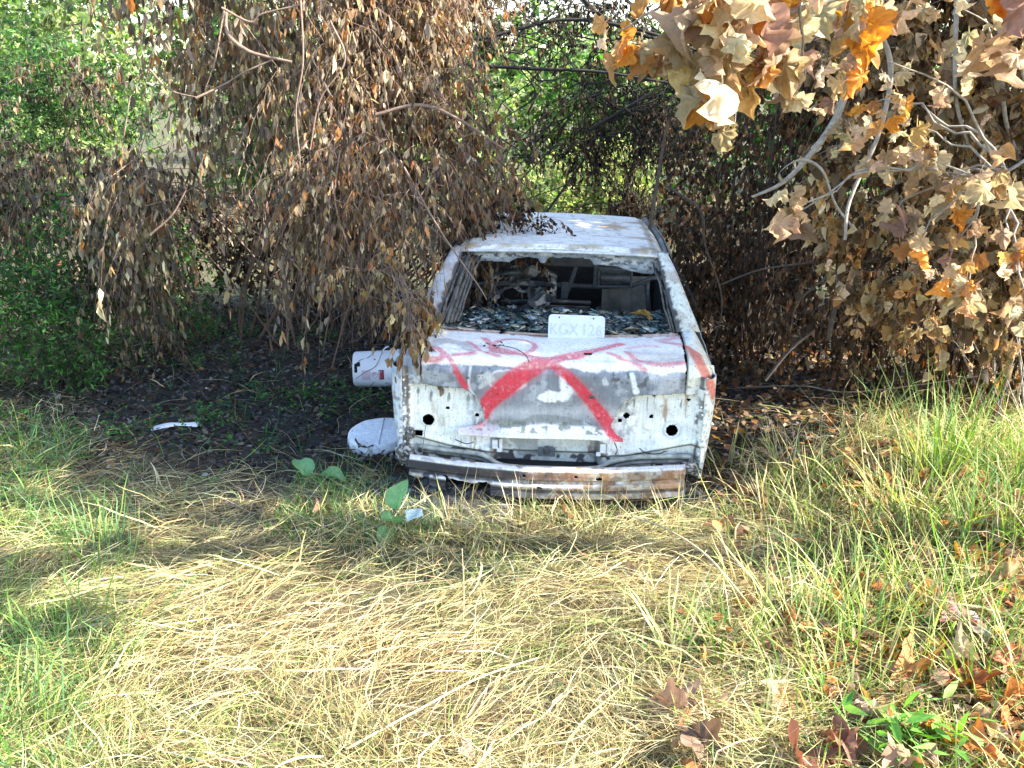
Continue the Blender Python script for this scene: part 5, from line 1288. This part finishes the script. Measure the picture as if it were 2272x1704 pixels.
STRAW = [(.60, .50, .26), (.72, .64, .38), (.46, .37, .18), (.56, .48, .24), (.34, .25, .12), (.62, .55, .28), (.76, .70, .46), (.24, .17, .08), (.50, .36, .18)]
GRN = [(.16, .30, .06), (.22, .36, .08), (.12, .24, .06), (.30, .40, .10), (.10, .20, .06)]
BLU = [(.14, .28, .13), (.18, .32, .14)]
def burntmask(x, y):
    """1 on the burnt clearing round the wreck"""
    d = np.hypot((x + .1) * .22, (y - 7.6) * .31) + (noise(np.c_[x, y], 1.4, 99, 3) - .5) * .5
    return 1 - sstep(.66, .92, d)
def incar(x, y):
    lx = x - .193; ly = y - 4.98
    return (np.abs(lx - ly * .063) < .84) & (ly > -.08) & (ly < 4.0)

def field(n, x0, x1, y0, y1):
    # more blades near the camera
    y = y0 + (y1 - y0) * rng.uniform(0, 1, n) ** 1.35
    x = rng.uniform(x0, x1, n)
    k = np.abs(x) < .62 * y + .5
    return x[k], y[k]

# matted straw
x, y = field(125000, -5, 5, 2.2, 8.2)
bm = burntmask(x, y)
k = (rng.uniform(0, 1, len(x)) > bm * .975) & ~incar(x, y) & (rng.uniform(0, 1, len(x)) < .35 + .65 * sstep(8.2, 5.4, y))
tuftn = noise(np.c_[x, y], 4.5, 17, 2); k &= rng.uniform(0, 1, len(x)) < .30 + 1.2 * sstep(.35, .6, tuftn)
x, y = x[k], y[k]; N = len(x)
flow = (noise(np.c_[x, y], 1.0, 33, 2) - .5) * 11.0 + .25
az = flow + rng.normal(0, .55, N) + (rng.uniform(0, 1, N) < .5) * math.pi
mound = noise(np.c_[x, y], 3.1, 35, 2)
z = gh(x, y) + .003 + rng.uniform(0, .03, N) * (.5 + 2.6 * sstep(.42, .68, mound))
el = np.abs(rng.normal(.10, .22, N)); L = rng.uniform(.08, .46, N) * (1 - .35 * sstep(5, 8, y)); w = rng.uniform(.0012, .0034, N) * np.where(rng.uniform(0, 1, N) < .10, rng.uniform(1.8, 3.2, N), 1) * (1 + .25 * sstep(4.5, 8, y))
pg = noise(np.c_[x, y], 1.1, 37, 3)
col = pick(STRAW, N, .2)
gsel = rng.uniform(0, 1, N) < .03 + .22 * sstep(.5, .66, pg) + .45 * sstep(.34, .5, -x / y) * sstep(5.5, 4, y) + .15 * sstep(.9, 1.7, x)
col[gsel] = pick([(.34, .40, .12), (.42, .44, .16), (.24, .34, .10), (.46, .46, .20)], int(gsel.sum()), .2)
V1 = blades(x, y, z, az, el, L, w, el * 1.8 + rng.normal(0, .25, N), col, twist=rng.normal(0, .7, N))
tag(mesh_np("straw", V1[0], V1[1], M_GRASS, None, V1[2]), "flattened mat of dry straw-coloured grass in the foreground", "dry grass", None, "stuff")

# upright / arching thin stems over the mat
parts = []
x, y = field(15000, -4.5, 4.5, 2.4, 7.5); bm = burntmask(x, y)
k = (rng.uniform(0, 1, len(x)) > bm * .96) & ~incar(x, y); x, y = x[k], y[k]; N = len(x)
L = rng.uniform(.08, .30, N); el = rng.uniform(.3, 1.2, N)
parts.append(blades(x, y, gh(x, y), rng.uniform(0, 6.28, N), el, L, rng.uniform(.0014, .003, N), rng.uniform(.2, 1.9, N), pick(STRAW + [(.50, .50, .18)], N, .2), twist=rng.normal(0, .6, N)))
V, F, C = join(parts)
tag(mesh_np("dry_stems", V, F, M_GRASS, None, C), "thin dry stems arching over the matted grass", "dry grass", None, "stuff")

# green blades: left foreground, right bank, sprinkled
parts = []
def green(n, x0, x1, y0, y1, den, L0, L1, pal, el0=.8, el1=1.45, w0=.003, w1=.006, bend=(.2, 1.5), clump=3.0, cth=.45):
    x = rng.uniform(x0, x1, n); y = rng.uniform(y0, y1, n)
    k = (noise(np.c_[x, y], clump, 55 + int(x0 * 10) % 7, 2) > cth) & ~incar(x, y) & (rng.uniform(0, 1, n) < den(x, y)) & (rng.uniform(0, 1, n) > burntmask(x, y) * .9)
    x, y = x[k], y[k]; N = len(x)
    L = rng.uniform(L0, L1, N) * (.6 + .8 * noise(np.c_[x, y], 2, 5, 1))
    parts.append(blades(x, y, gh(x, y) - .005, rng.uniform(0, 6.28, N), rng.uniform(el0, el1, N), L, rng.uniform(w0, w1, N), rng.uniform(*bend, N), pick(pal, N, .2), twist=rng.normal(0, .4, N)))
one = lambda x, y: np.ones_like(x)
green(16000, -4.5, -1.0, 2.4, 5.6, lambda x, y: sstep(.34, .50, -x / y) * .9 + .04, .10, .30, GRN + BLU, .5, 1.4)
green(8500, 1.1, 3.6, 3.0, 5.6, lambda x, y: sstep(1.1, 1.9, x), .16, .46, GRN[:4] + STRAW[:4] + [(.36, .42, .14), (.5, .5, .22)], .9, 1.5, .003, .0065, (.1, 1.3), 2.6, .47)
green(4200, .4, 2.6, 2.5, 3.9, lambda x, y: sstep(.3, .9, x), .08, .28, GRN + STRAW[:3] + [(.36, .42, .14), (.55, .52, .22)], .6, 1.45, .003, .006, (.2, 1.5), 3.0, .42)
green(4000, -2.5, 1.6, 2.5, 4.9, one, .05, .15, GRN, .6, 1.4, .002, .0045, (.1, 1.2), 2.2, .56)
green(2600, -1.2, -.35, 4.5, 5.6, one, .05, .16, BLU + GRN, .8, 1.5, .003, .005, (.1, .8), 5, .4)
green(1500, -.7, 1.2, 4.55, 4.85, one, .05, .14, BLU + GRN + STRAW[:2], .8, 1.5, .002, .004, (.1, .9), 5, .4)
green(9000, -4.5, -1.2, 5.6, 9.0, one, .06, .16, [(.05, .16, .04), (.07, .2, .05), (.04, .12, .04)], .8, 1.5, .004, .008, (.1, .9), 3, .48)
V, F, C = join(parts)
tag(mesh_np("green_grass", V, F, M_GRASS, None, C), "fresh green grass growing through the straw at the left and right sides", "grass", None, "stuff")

# tall tufts on the right bank and coarse pale blades: countable clumps
def tuft(x, y, n, h, pal, label, spread=.07, lean=(0, 0), w=(.004, .009)):
    z = float(gh(np.array([x]), np.array([y]))[0])
    r = rng.normal(0, spread, (n, 2)); xs_, ys_ = x + r[:, 0], y + r[:, 1]
    az_ = np.arctan2(r[:, 1] + lean[1], r[:, 0] + lean[0]) + rng.normal(0, .5, n)
    V, F, C = blades(xs_, ys_, np.full(n, z - .01), az_, rng.uniform(1.1, 1.5, n), rng.uniform(.5, 1.1, n) * h, rng.uniform(*w, n), rng.uniform(.1, 1.1, n), pick(pal, n, .18), twist=rng.normal(0, .2, n))
    tag(mesh_np("grass_tuft", V, F, M_GRASS, None, C, loc=(x, y, z)), label, "grass tuft", "tall grass tufts")
YG = [(.36, .46, .12), (.44, .50, .16), (.28, .40, .10), (.52, .52, .24)]
tuft(2.16, 4.85, 110, .70, GRN + YG, "tallest green grass tuft on the right bank, below the thicket", .08)
tuft(2.42, 4.55, 50, .46, GRN + BLU, "green grass tuft at the right edge beside the tallest tuft", .08)
tuft(1.86, 4.6, 50, .40, YG + STRAW[:3], "straw-and-green tuft left of the tallest tuft", .09)
tuft(1.56, 5.2, 70, .36, STRAW + GRN[:2], "mostly dry tuft of grass right of the car's rear corner", .10)
tuft(1.22, 5.4, 30, .30, STRAW[:3] + GRN[:2], "thin dry tuft nearest the car's right side", .06)
tuft(1.12, 3.55, 60, .46, YG + [(.6, .6, .34)], "brilliant yellow-green tuft in the sun at the right foreground", .08, (0, .05))
tuft(1.36, 3.42, 40, .42, YG + GRN, "sunlit upright tuft right of the brilliant yellow-green tuft", .07)
tuft(.80, 3.45, 34, .34, YG + GRN, "sparse sunlit tuft left of the brilliant yellow-green tuft", .06)
tuft(.62, 3.50, 16, .36, [(.62, .58, .38), (.5, .52, .2)], "few broad pale blades bending outward in the foreground", .04, (0, 0), (.006, .010))
tuft(1.72, 3.9, 50, .40, GRN + YG, "green tuft among fallen orange leaves on the right bank", .08)
tuft(.86, 2.95, 24, .26, [(.62, .60, .34), (.4, .5, .18)], "short star-shaped pale tuft near the bottom right", .03, (0, 0), (.006, .010))
tuft(-1.75, 3.55, 80, .34, GRN + BLU, "bushy green grass tuft at the left edge", .14)
tuft(-1.72, 3.0, 70, .34, GRN + YG, 'yellow-green grass tuft at the bottom left corner', .14)
tuft(2.0, 4.15, 60, .46, YG + GRN, 'bright green tuft at the right edge above the orange leaves', .10)
for kx, kl in ((-.28, 'straw tuft leaning over the bumper left of its middle'), (.05, 'straw tuft in front of the middle of the bumper'), (.42, 'straw tuft in front of the rusty part of the bumper'), (.85, 'straw tuft at the bumper\'s right end')):
    tuft(kx, 4.60 + .03 * math.sin(kx * 9), 56, .30, STRAW + [(.5, .5, .2)], kl, .09, (.02, -.02), (.002, .0045))
tuft(1.05, 4.1, 40, .34, YG + STRAW[:3], 'pale yellowish tuft standing in the straw right of the bumper', .09)
tuft(1.7, 3.2, 50, .40, YG + GRN, 'sunlit grass tuft at the lower right edge', .09)
tuft(-1.9, 4.3, 60, .34, GRN + BLU, "green grass tuft at the left edge behind the bushy one", .12)

for kx, ky, kh, kp, kl in [(1.9, 4.45, .5, YG + GRN, 'tall lit tuft just below the tallest tuft'), (2.35, 5.0, .5, GRN + YG, 'tall green tuft at the right edge close to the thicket'), (1.45, 3.75, .42, YG + [(.6, .6, .34)], 'pale lit tuft in the middle of the right bank'),
                           (1.9, 3.6, .44, GRN + YG, 'green tuft at the right edge over the orange leaves'), (1.15, 3.05, .34, YG + GRN, 'small lit tuft near the bottom edge at the right'), (2.2, 4.1, .44, GRN + YG + STRAW[:2], 'mixed green and dry tuft at the right edge'), (1.3, 4.75, .34, STRAW[:4] + YG[:2], 'drooping straw tuft between the car and the right bank')]:
    tuft(kx, ky, 60, kh, kp, kl, .11)
# coarse dead stalks lying on top
for (xa, ya, xb, yb, zz, r, lb) in [(-.55, 2.88, .10, 3.42, .07, .0055, "long pale stalk lying diagonally across the foreground straw"), (-1.1, 2.75, -.72, 2.60 + .25, .05, .003, "thin reddish stem lying at the bottom left"), (.95, 3.75, .58, 4.55, .16, .006, "pale bent stalk leaning towards the car at the right")]:
    b = MB(); pts = smooth_line([(xa, ya, zz * .6 + gh(xa, ya)), ((xa * 2 + xb) / 3 + .01, (ya * 2 + yb) / 3, zz + gh(xa, ya)), ((xa + 2 * xb) / 3, (ya + 2 * yb) / 3 + .01, zz * 1.05 + gh(xb, yb)), (xb, yb, zz * .7 + gh(xb, yb))], 18)
    b.tube(pts, r, 6, r * .5)
    o = b.build("dead_stalk", plain("stalk" + str(xa), (.55, .44, .26) if r > .004 else (.22, .10, .06), .8, 0, .3, 40, .2), None, True)
    tag(o, lb, "stalk", "dead stalks on the grass")
b = MB(); b.tube(smooth_line([(0, 0, 0), (.005, 0, .16), (.0, .01, .34)], 10), .0028, 5, .0015); o = b.build("dead_stalk", plain("stalk_up", (.55, .44, .26), .8, 0, .3, 40, .2), None, True)
o.location = (-.20, 3.72, 0); tag(o, "single thin stalk standing upright in the middle of the straw", "stalk", "dead stalks on the grass")

# ------------------------------------------------------------------ debris of burnt leaves and twigs on the clearing
n = 30000
x = rng.uniform(-4.2, 2.6, n); y = rng.uniform(4.5, 10.5, n); k = (rng.uniform(0, 1, n) < burntmask(x, y) + .12) & ~incar(x, y); x, y = x[k], y[k]; N = len(x)
d = unit(np.c_[rng.normal(0, 1, (N, 2)), rng.normal(0, .25, N)])
ln = rng.uniform(.02, .055, N)
parts = [inst(tmpl_oval(), np.c_[x, y, gh(x, y) + rng.uniform(.004, .03, N)], frames(d, rng.normal(0, .7, N)), ln * rng.uniform(.4, .8, N), ln, pick(DARKB + [(.03, .03, .032), (.02, .02, .022), (.10, .09, .085), (.16, .12, .09), (.05, .05, .05), (.22, .20, .18), (.13, .12, .12)], N, .3), .05)]
V, F, C = join(parts)
tag(mesh_np("burnt_litter", V, F, M_LEAF_BURNT, None, C), "dark litter of burnt leaves on the scorched ground around the car", "leaf litter", None, "stuff")
n = 6000
x = rng.uniform(-4.2, 2.4, n); y = rng.uniform(4.7, 10, n); k = ~incar(x, y) & (rng.uniform(0, 1, n) < .35 + .5 * sstep(6.6, 5.0, y)); x, y = x[k], y[k]; N = len(x)
V, F, C = blades(x, y, gh(x, y) + .01, rng.uniform(0, 6.28, N), np.abs(rng.normal(.15, .25, N)), rng.uniform(.08, .34, N), rng.uniform(.002, .0045, N), rng.uniform(0, .9, N), pick([(.22, .17, .10), (.34, .27, .16), (.16, .12, .08), (.28, .18, .10)], N, .25), twist=rng.normal(0, .5, N))
tag(mesh_np("scorched_stems", V, F, M_GRASS, None, C), "scattered scorched grass stems on the burnt clearing", "dry grass", None, "stuff")
# little weeds on the clearing
n = 420; cx = rng.uniform(-3.6, -.5, n); cy = rng.uniform(5.6, 9.2, n); k = noise(np.c_[cx, cy], 1.2, 12, 2) > .47; cx, cy = cx[k], cy[k]
K = 16; N = len(cx) * K; px = np.repeat(cx, K) + rng.normal(0, .035, N); pyy = np.repeat(cy, K) + rng.normal(0, .035, N)
d = unit(np.c_[rng.normal(0, 1, (N, 2)), rng.uniform(-.1, .9, N)]); ln = rng.uniform(.018, .038, N)
V, F, C = inst(tmpl_oval(), np.c_[px, pyy, gh(px, pyy) + rng.uniform(.01, .10, N)], frames(d, rng.normal(0, .5, N)), ln * .55, ln, pick(GREEN + [(.08, .24, .05)], N, .2), .03)
tag(mesh_np("seedlings", V, F, M_LEAF_GREEN, None, C), "tiny green seedlings sprouting on the burnt ground left of the car", "seedlings", None, "stuff")
# brown litter under the right bank and far beyond the car
n = 5200; x = np.r_[rng.uniform(1.0, 4.5, n), rng.uniform(-6, 8, n)]; y = np.r_[rng.uniform(2.4, 8.5, n), rng.uniform(10.5, 20, n)]; k = ~incar(x, y) & (rng.uniform(0, 1, 2 * n) < .75); x, y = x[k], y[k]; N = len(x)
d = unit(np.c_[rng.normal(0, 1, (N, 2)), rng.normal(0, .3, N)]); ln = rng.uniform(.04, .085, N)
V, F, C = inst(tmpl_oval(), np.c_[x, y, gh(x, y) + rng.uniform(.005, .05, N)], frames(d, rng.normal(0, .8, N)), ln * rng.uniform(.4, .8, N), ln, pick(RUSTY + [(.36, .22, .10), (.20, .12, .07), (.42, .30, .18)], N, .25), .05)
tag(mesh_np("leaf_litter", V, F, M_LEAF_DRY, None, C), "brown fallen leaf litter under the right bank and beyond the car", "leaf litter", None, "stuff")

n = 7500; x = rng.uniform(.5, 2.9, n); y = rng.uniform(2.6, 5.4, n); k = (rng.uniform(0, 1, n) < sstep(.5, 1.5, x + (3.4 - y) * .35)) & (noise(np.c_[x, y], 2.2, 23, 2) > .42) & ~incar(x, y); x, y = x[k], y[k]; N = len(x)
d = unit(np.c_[rng.normal(0, 1, (N, 2)), rng.normal(0, .35, N)]); ln = rng.uniform(.03, .085, N)
V, F, C = inst(tmpl_oval(), np.c_[x, y, gh(x, y) + rng.uniform(.015, .10, N)], frames(d, rng.normal(0, .9, N)), ln * rng.uniform(.4, .9, N), ln, pick([(.42, .20, .08), (.52, .26, .08), (.30, .17, .10), (.22, .13, .08), (.50, .36, .22), (.16, .09, .06), (.38, .15, .06)], N, .25), .08)
tag(mesh_np("leaf_litter", V, F, M_LEAF_SYC, None, C), "crumpled orange-brown leaf scraps caught in the grass at the bottom right", "leaf litter", None, "stuff")
# ------------------------------------------------------------------ big fallen lobed leaves, each its own thing
FALL = [(1690, 1555, .22, (.46, .24, .12)), (1720, 1620, .20, (.30, .13, .08)), (1480, 1560, .19, (.36, .22, .14)), (1560, 1480, .14, (.34, .16, .09)), (1700, 1440, .16, (.26, .10, .07)), (2150, 1370, .20, (.66, .56, .46)), (2140, 1540, .24, (.62, .20, .04)), (2190, 1600, .2, (.58, .18, .03)),
        (2050, 1480, .2, (.46, .14, .04)), (2190, 1470, .18, (.44, .13, .05)), (2040, 1300, .16, (.66, .26, .06)), (1960, 1285, .15, (.50, .22, .08)), (2100, 1330, .17, (.30, .10, .10)), (2080, 1180, .16, (.66, .30, .08)), (2180, 1215, .17, (.62, .34, .12)), (2150, 1260, .16, (.50, .32, .16)), (2010, 1215, .13, (.44, .26, .14)),
        (1900, 1420, .16, (.62, .30, .10)), (1980, 1440, .17, (.56, .28, .10)), (1850, 1560, .17, (.56, .40, .28)), (1790, 1340, .13, (.30, .12, .06)), (1610, 1390, .12, (.50, .30, .16)), (2200, 1130, .14, (.50, .32, .18)), (1870, 1640, .2, (.24, .10, .06)), (1540, 1640, .18, (.20, .12, .07)), (2110, 1430, .15, (.60, .44, .24)),
        (960, 1090, .13, (.30, .19, .12)), (1225, 1110, .11, (.40, .20, .10)), (790, 1035, .10, (.42, .22, .12)), (700, 1095, .12, (.34, .20, .13)), (790, 968, .14, (.20, .15, .10)), (1585, 990, .10, (.46, .38, .26)), (1800, 905, .09, (.34, .16, .08)), (690, 1250, .10, (.36, .22, .12)), (1980, 1640, .18, (.48, .26, .14)),
        (1000, 1640, .12, (.56, .42, .26)), (1340, 1240, .11, (.40, .26, .14)), (1920, 1150, .12, (.42, .24, .12)), (2215, 1340, .16, (.62, .5, .34)), (2060, 1600, .18, (.52, .18, .05))]
M_FALL = foliage_mat("fallen_leaf_surface", .25, .55, .35)
def gpt(u, v, z=.03):
    p1 = at(u, v, 1.0) - np.array([0, 0, CAM_H]); t = (z - CAM_H) / p1[2]; p = np.array([0, 0, CAM_H]) + p1 * t
    z2 = z + float(gh(np.array([p[0]]), np.array([p[1]]))[0]); t = (z2 - CAM_H) / p1[2]
    return np.array([0, 0, CAM_H]) + p1 * t
_fr = random.Random(9)
for k in range(24):
    uu, vv = _fr.uniform(1380, 2230), _fr.uniform(1120, 1659)
    if uu + (vv - 1120) * .9 < 1880 - 60: continue
    FALL.append((uu, vv, _fr.uniform(.08, .15), _fr.choice([(.46, .24, .12), (.58, .24, .06), (.36, .16, .09), (.58, .42, .26), (.30, .18, .12), (.62, .34, .12), (.26, .12, .07)])))
for i, (u, v, s, c) in enumerate(FALL):
    V, F = tmpl_broad(100 + i, random.uniform(.35, 1.1))
    V = V * s * 1.1; p = gpt(u * .4629, v * .4629, .06 if u > 1700 else .03)
    e = np.clip(np.hypot(V[:, 0], V[:, 1]) / s, 0, 1)[:, None]
    col = np.array(c) * np.array([.85, .95, 1.1]) * (1 - .3 * e * np.array([.1, .5, .6])) * rng.uniform(.85, 1.15, (len(V), 1))
    o = mesh_np("fallen_leaf", V, F, M_FALL, None, col, smooth=True)
    o.location = tuple(p); o.rotation_euler = (random.uniform(-.6, .6), random.uniform(-.6, .6), random.uniform(0, 6.28))
    side_ = "among the grass at the bottom right" if u > 1400 and v > 1250 else ("on the right bank" if u > 1400 else "near the car's rear bumper")
    tag(o, "withered brown-orange lobed leaf fallen " + side_, "fallen leaf", "big lobed leaves fallen " + side_)
V, F = tmpl_broad(77, .7); o = mesh_np("fallen_leaf", V * .15, F, M_FALL, None, np.tile((.40, .26, .08), (len(V), 1)))
o.location = tuple(carpt((.53, .58, .86))); o.rotation_euler = (.5, .2, 1.2); tag(o, "yellow-brown lobed leaf lying on the glass inside the rear window", "fallen leaf")

# ------------------------------------------------------------------ broad-leaved seedlings and a scrap
def broad_plant(p, leaves, label, scrap=False):
    root = empty("leafy_seedling", tuple(p)); tag(root, label, "plant")
    b = MB()
    for (dx, dy, dz, s, az_, tilt, notch) in leaves:
        n = 18; V = [(0, 0, 0)]
        for k in range(n + 1):
            a = 2 * math.pi * k / n; r = .5 * (1 - .35 * notch * math.exp(-((((a + math.pi) % (2 * math.pi)) - math.pi) / .5) ** 2)) * (1 + .12 * math.cos(a - math.pi)) * (1 + .28 * math.exp(-((a - math.pi) / .28) ** 2)) * (1 + .05 * math.sin(5 * a))
            V.append((-r * math.cos(a) * 1.15, r * math.sin(a) * .85, .24 * abs(math.sin(a)) - .10 * math.cos(2 * a) + .03 * math.sin(7 * a)))
        V = np.array(V); 
        e = Matrix.Rotation(az_, 3, 'Z') @ Matrix.Rotation(tilt, 3, 'Y')
        V = V * s @ np.array(e).T + np.array([dx, dy, dz])
        mid = np.repeat(V[:1], n + 1, 0) * .5 + V[1:] * .5; VV = np.vstack([V, mid])
        F = [(0, 2 + n + k, 2 + n + k + 1) for k in range(n)]; F2 = []
        for k in range(n): F2 += [(2 + n + k, 1 + k, 2 + k), (2 + n + k, 2 + k, 3 + n + k)]
        cc = np.tile(np.array([.24, .46, .20]), (len(VV), 1)) * np.where(np.arange(len(VV)) == 0, 1.5, np.where(np.arange(len(VV)) > n + 1, 1.1, .9))[:, None] * rng.uniform(.85, 1.1, (len(VV), 1))
        mesh_np("leaf", VV, np.array(F + F2), M_LEAF_GREEN, root, cc)
        b.tube([(0, 0, -.03), (dx * .5, dy * .5, dz * .7), (dx, dy, dz)], .003, 6)
    b.build("stem", plain("green_stem" + label[:6], (.16, .30, .10), .6), root, True)
p1 = gpt(318, 485, .02); broad_plant(p1, [(-.075, 0, .09, .135, 2.2, -.35, 1), (.075, -.02, .06, .12, -.3, .15, .6)], "seedling with two rounded blue-green leaves left of the bumper")
p2 = gpt(396, 535, .02); broad_plant(p2, [(.02, .0, .19, .13, 1.0, -.9, .8), (-.01, -.03, .09, .11, -2.2, -.5, 1), (-.035, -.05, .03, .10, -1.9, .6, .3)], "taller light green seedling with upright leaves in front of the bumper's left end")
X_, Y_ = np.meshgrid(np.linspace(-.04, .04, 14), np.linspace(-.025, .03, 14), indexing='ij'); P2 = np.c_[X_.ravel(), Y_.ravel()]
cr = noise(P2, 34, 3, 3).reshape(X_.shape); V, F = grid(X_, Y_ + cr * .03, cr * .07)
o = mesh_np("foil_scrap", V, F, plain("pale_foil", (.52, .66, .68), .45, 0, .3, 60, .3), smooth=True); o.location = tuple(p2 + np.array([.085, .01, .08])); o.rotation_euler = (.9, 0, .4)
tag(o, "crumpled pale scrap of foil beside the taller seedling", "scrap")
solid(o, .001)
# weed with long green leaves at the bottom edge
pw = gpt(912, 760, .02); root = empty("green_weed", tuple(pw)); tag(root, "bright green leafy weed at the bottom edge, right of centre", "weed")
n = 60; d = unit(np.c_[rng.normal(0, 1, (n, 2)), rng.uniform(.0, .9, n)]); q = rng.normal(0, .09, (n, 3)) * [1.2, .8, .35] + [0, 0, .09]; ln = rng.uniform(.05, .11, n)
V, F, C = inst(tmpl_narrow(.3, .3), q, frames(d, rng.normal(0, .4, n)), ln * .3, ln, pick([(.18, .38, .07), (.26, .46, .10), (.12, .28, .05)], n, .2), .02)
mesh_np("foliage", V, F, M_LEAF_GREEN, root, C)
b = MB()
for k in range(9): b.tube([(0, 0, -.02), tuple(q[k] * .6), tuple(q[k])], .002, 5)
b.build("stem", plain("weed_stem", (.16, .30, .08), .6), root, True)
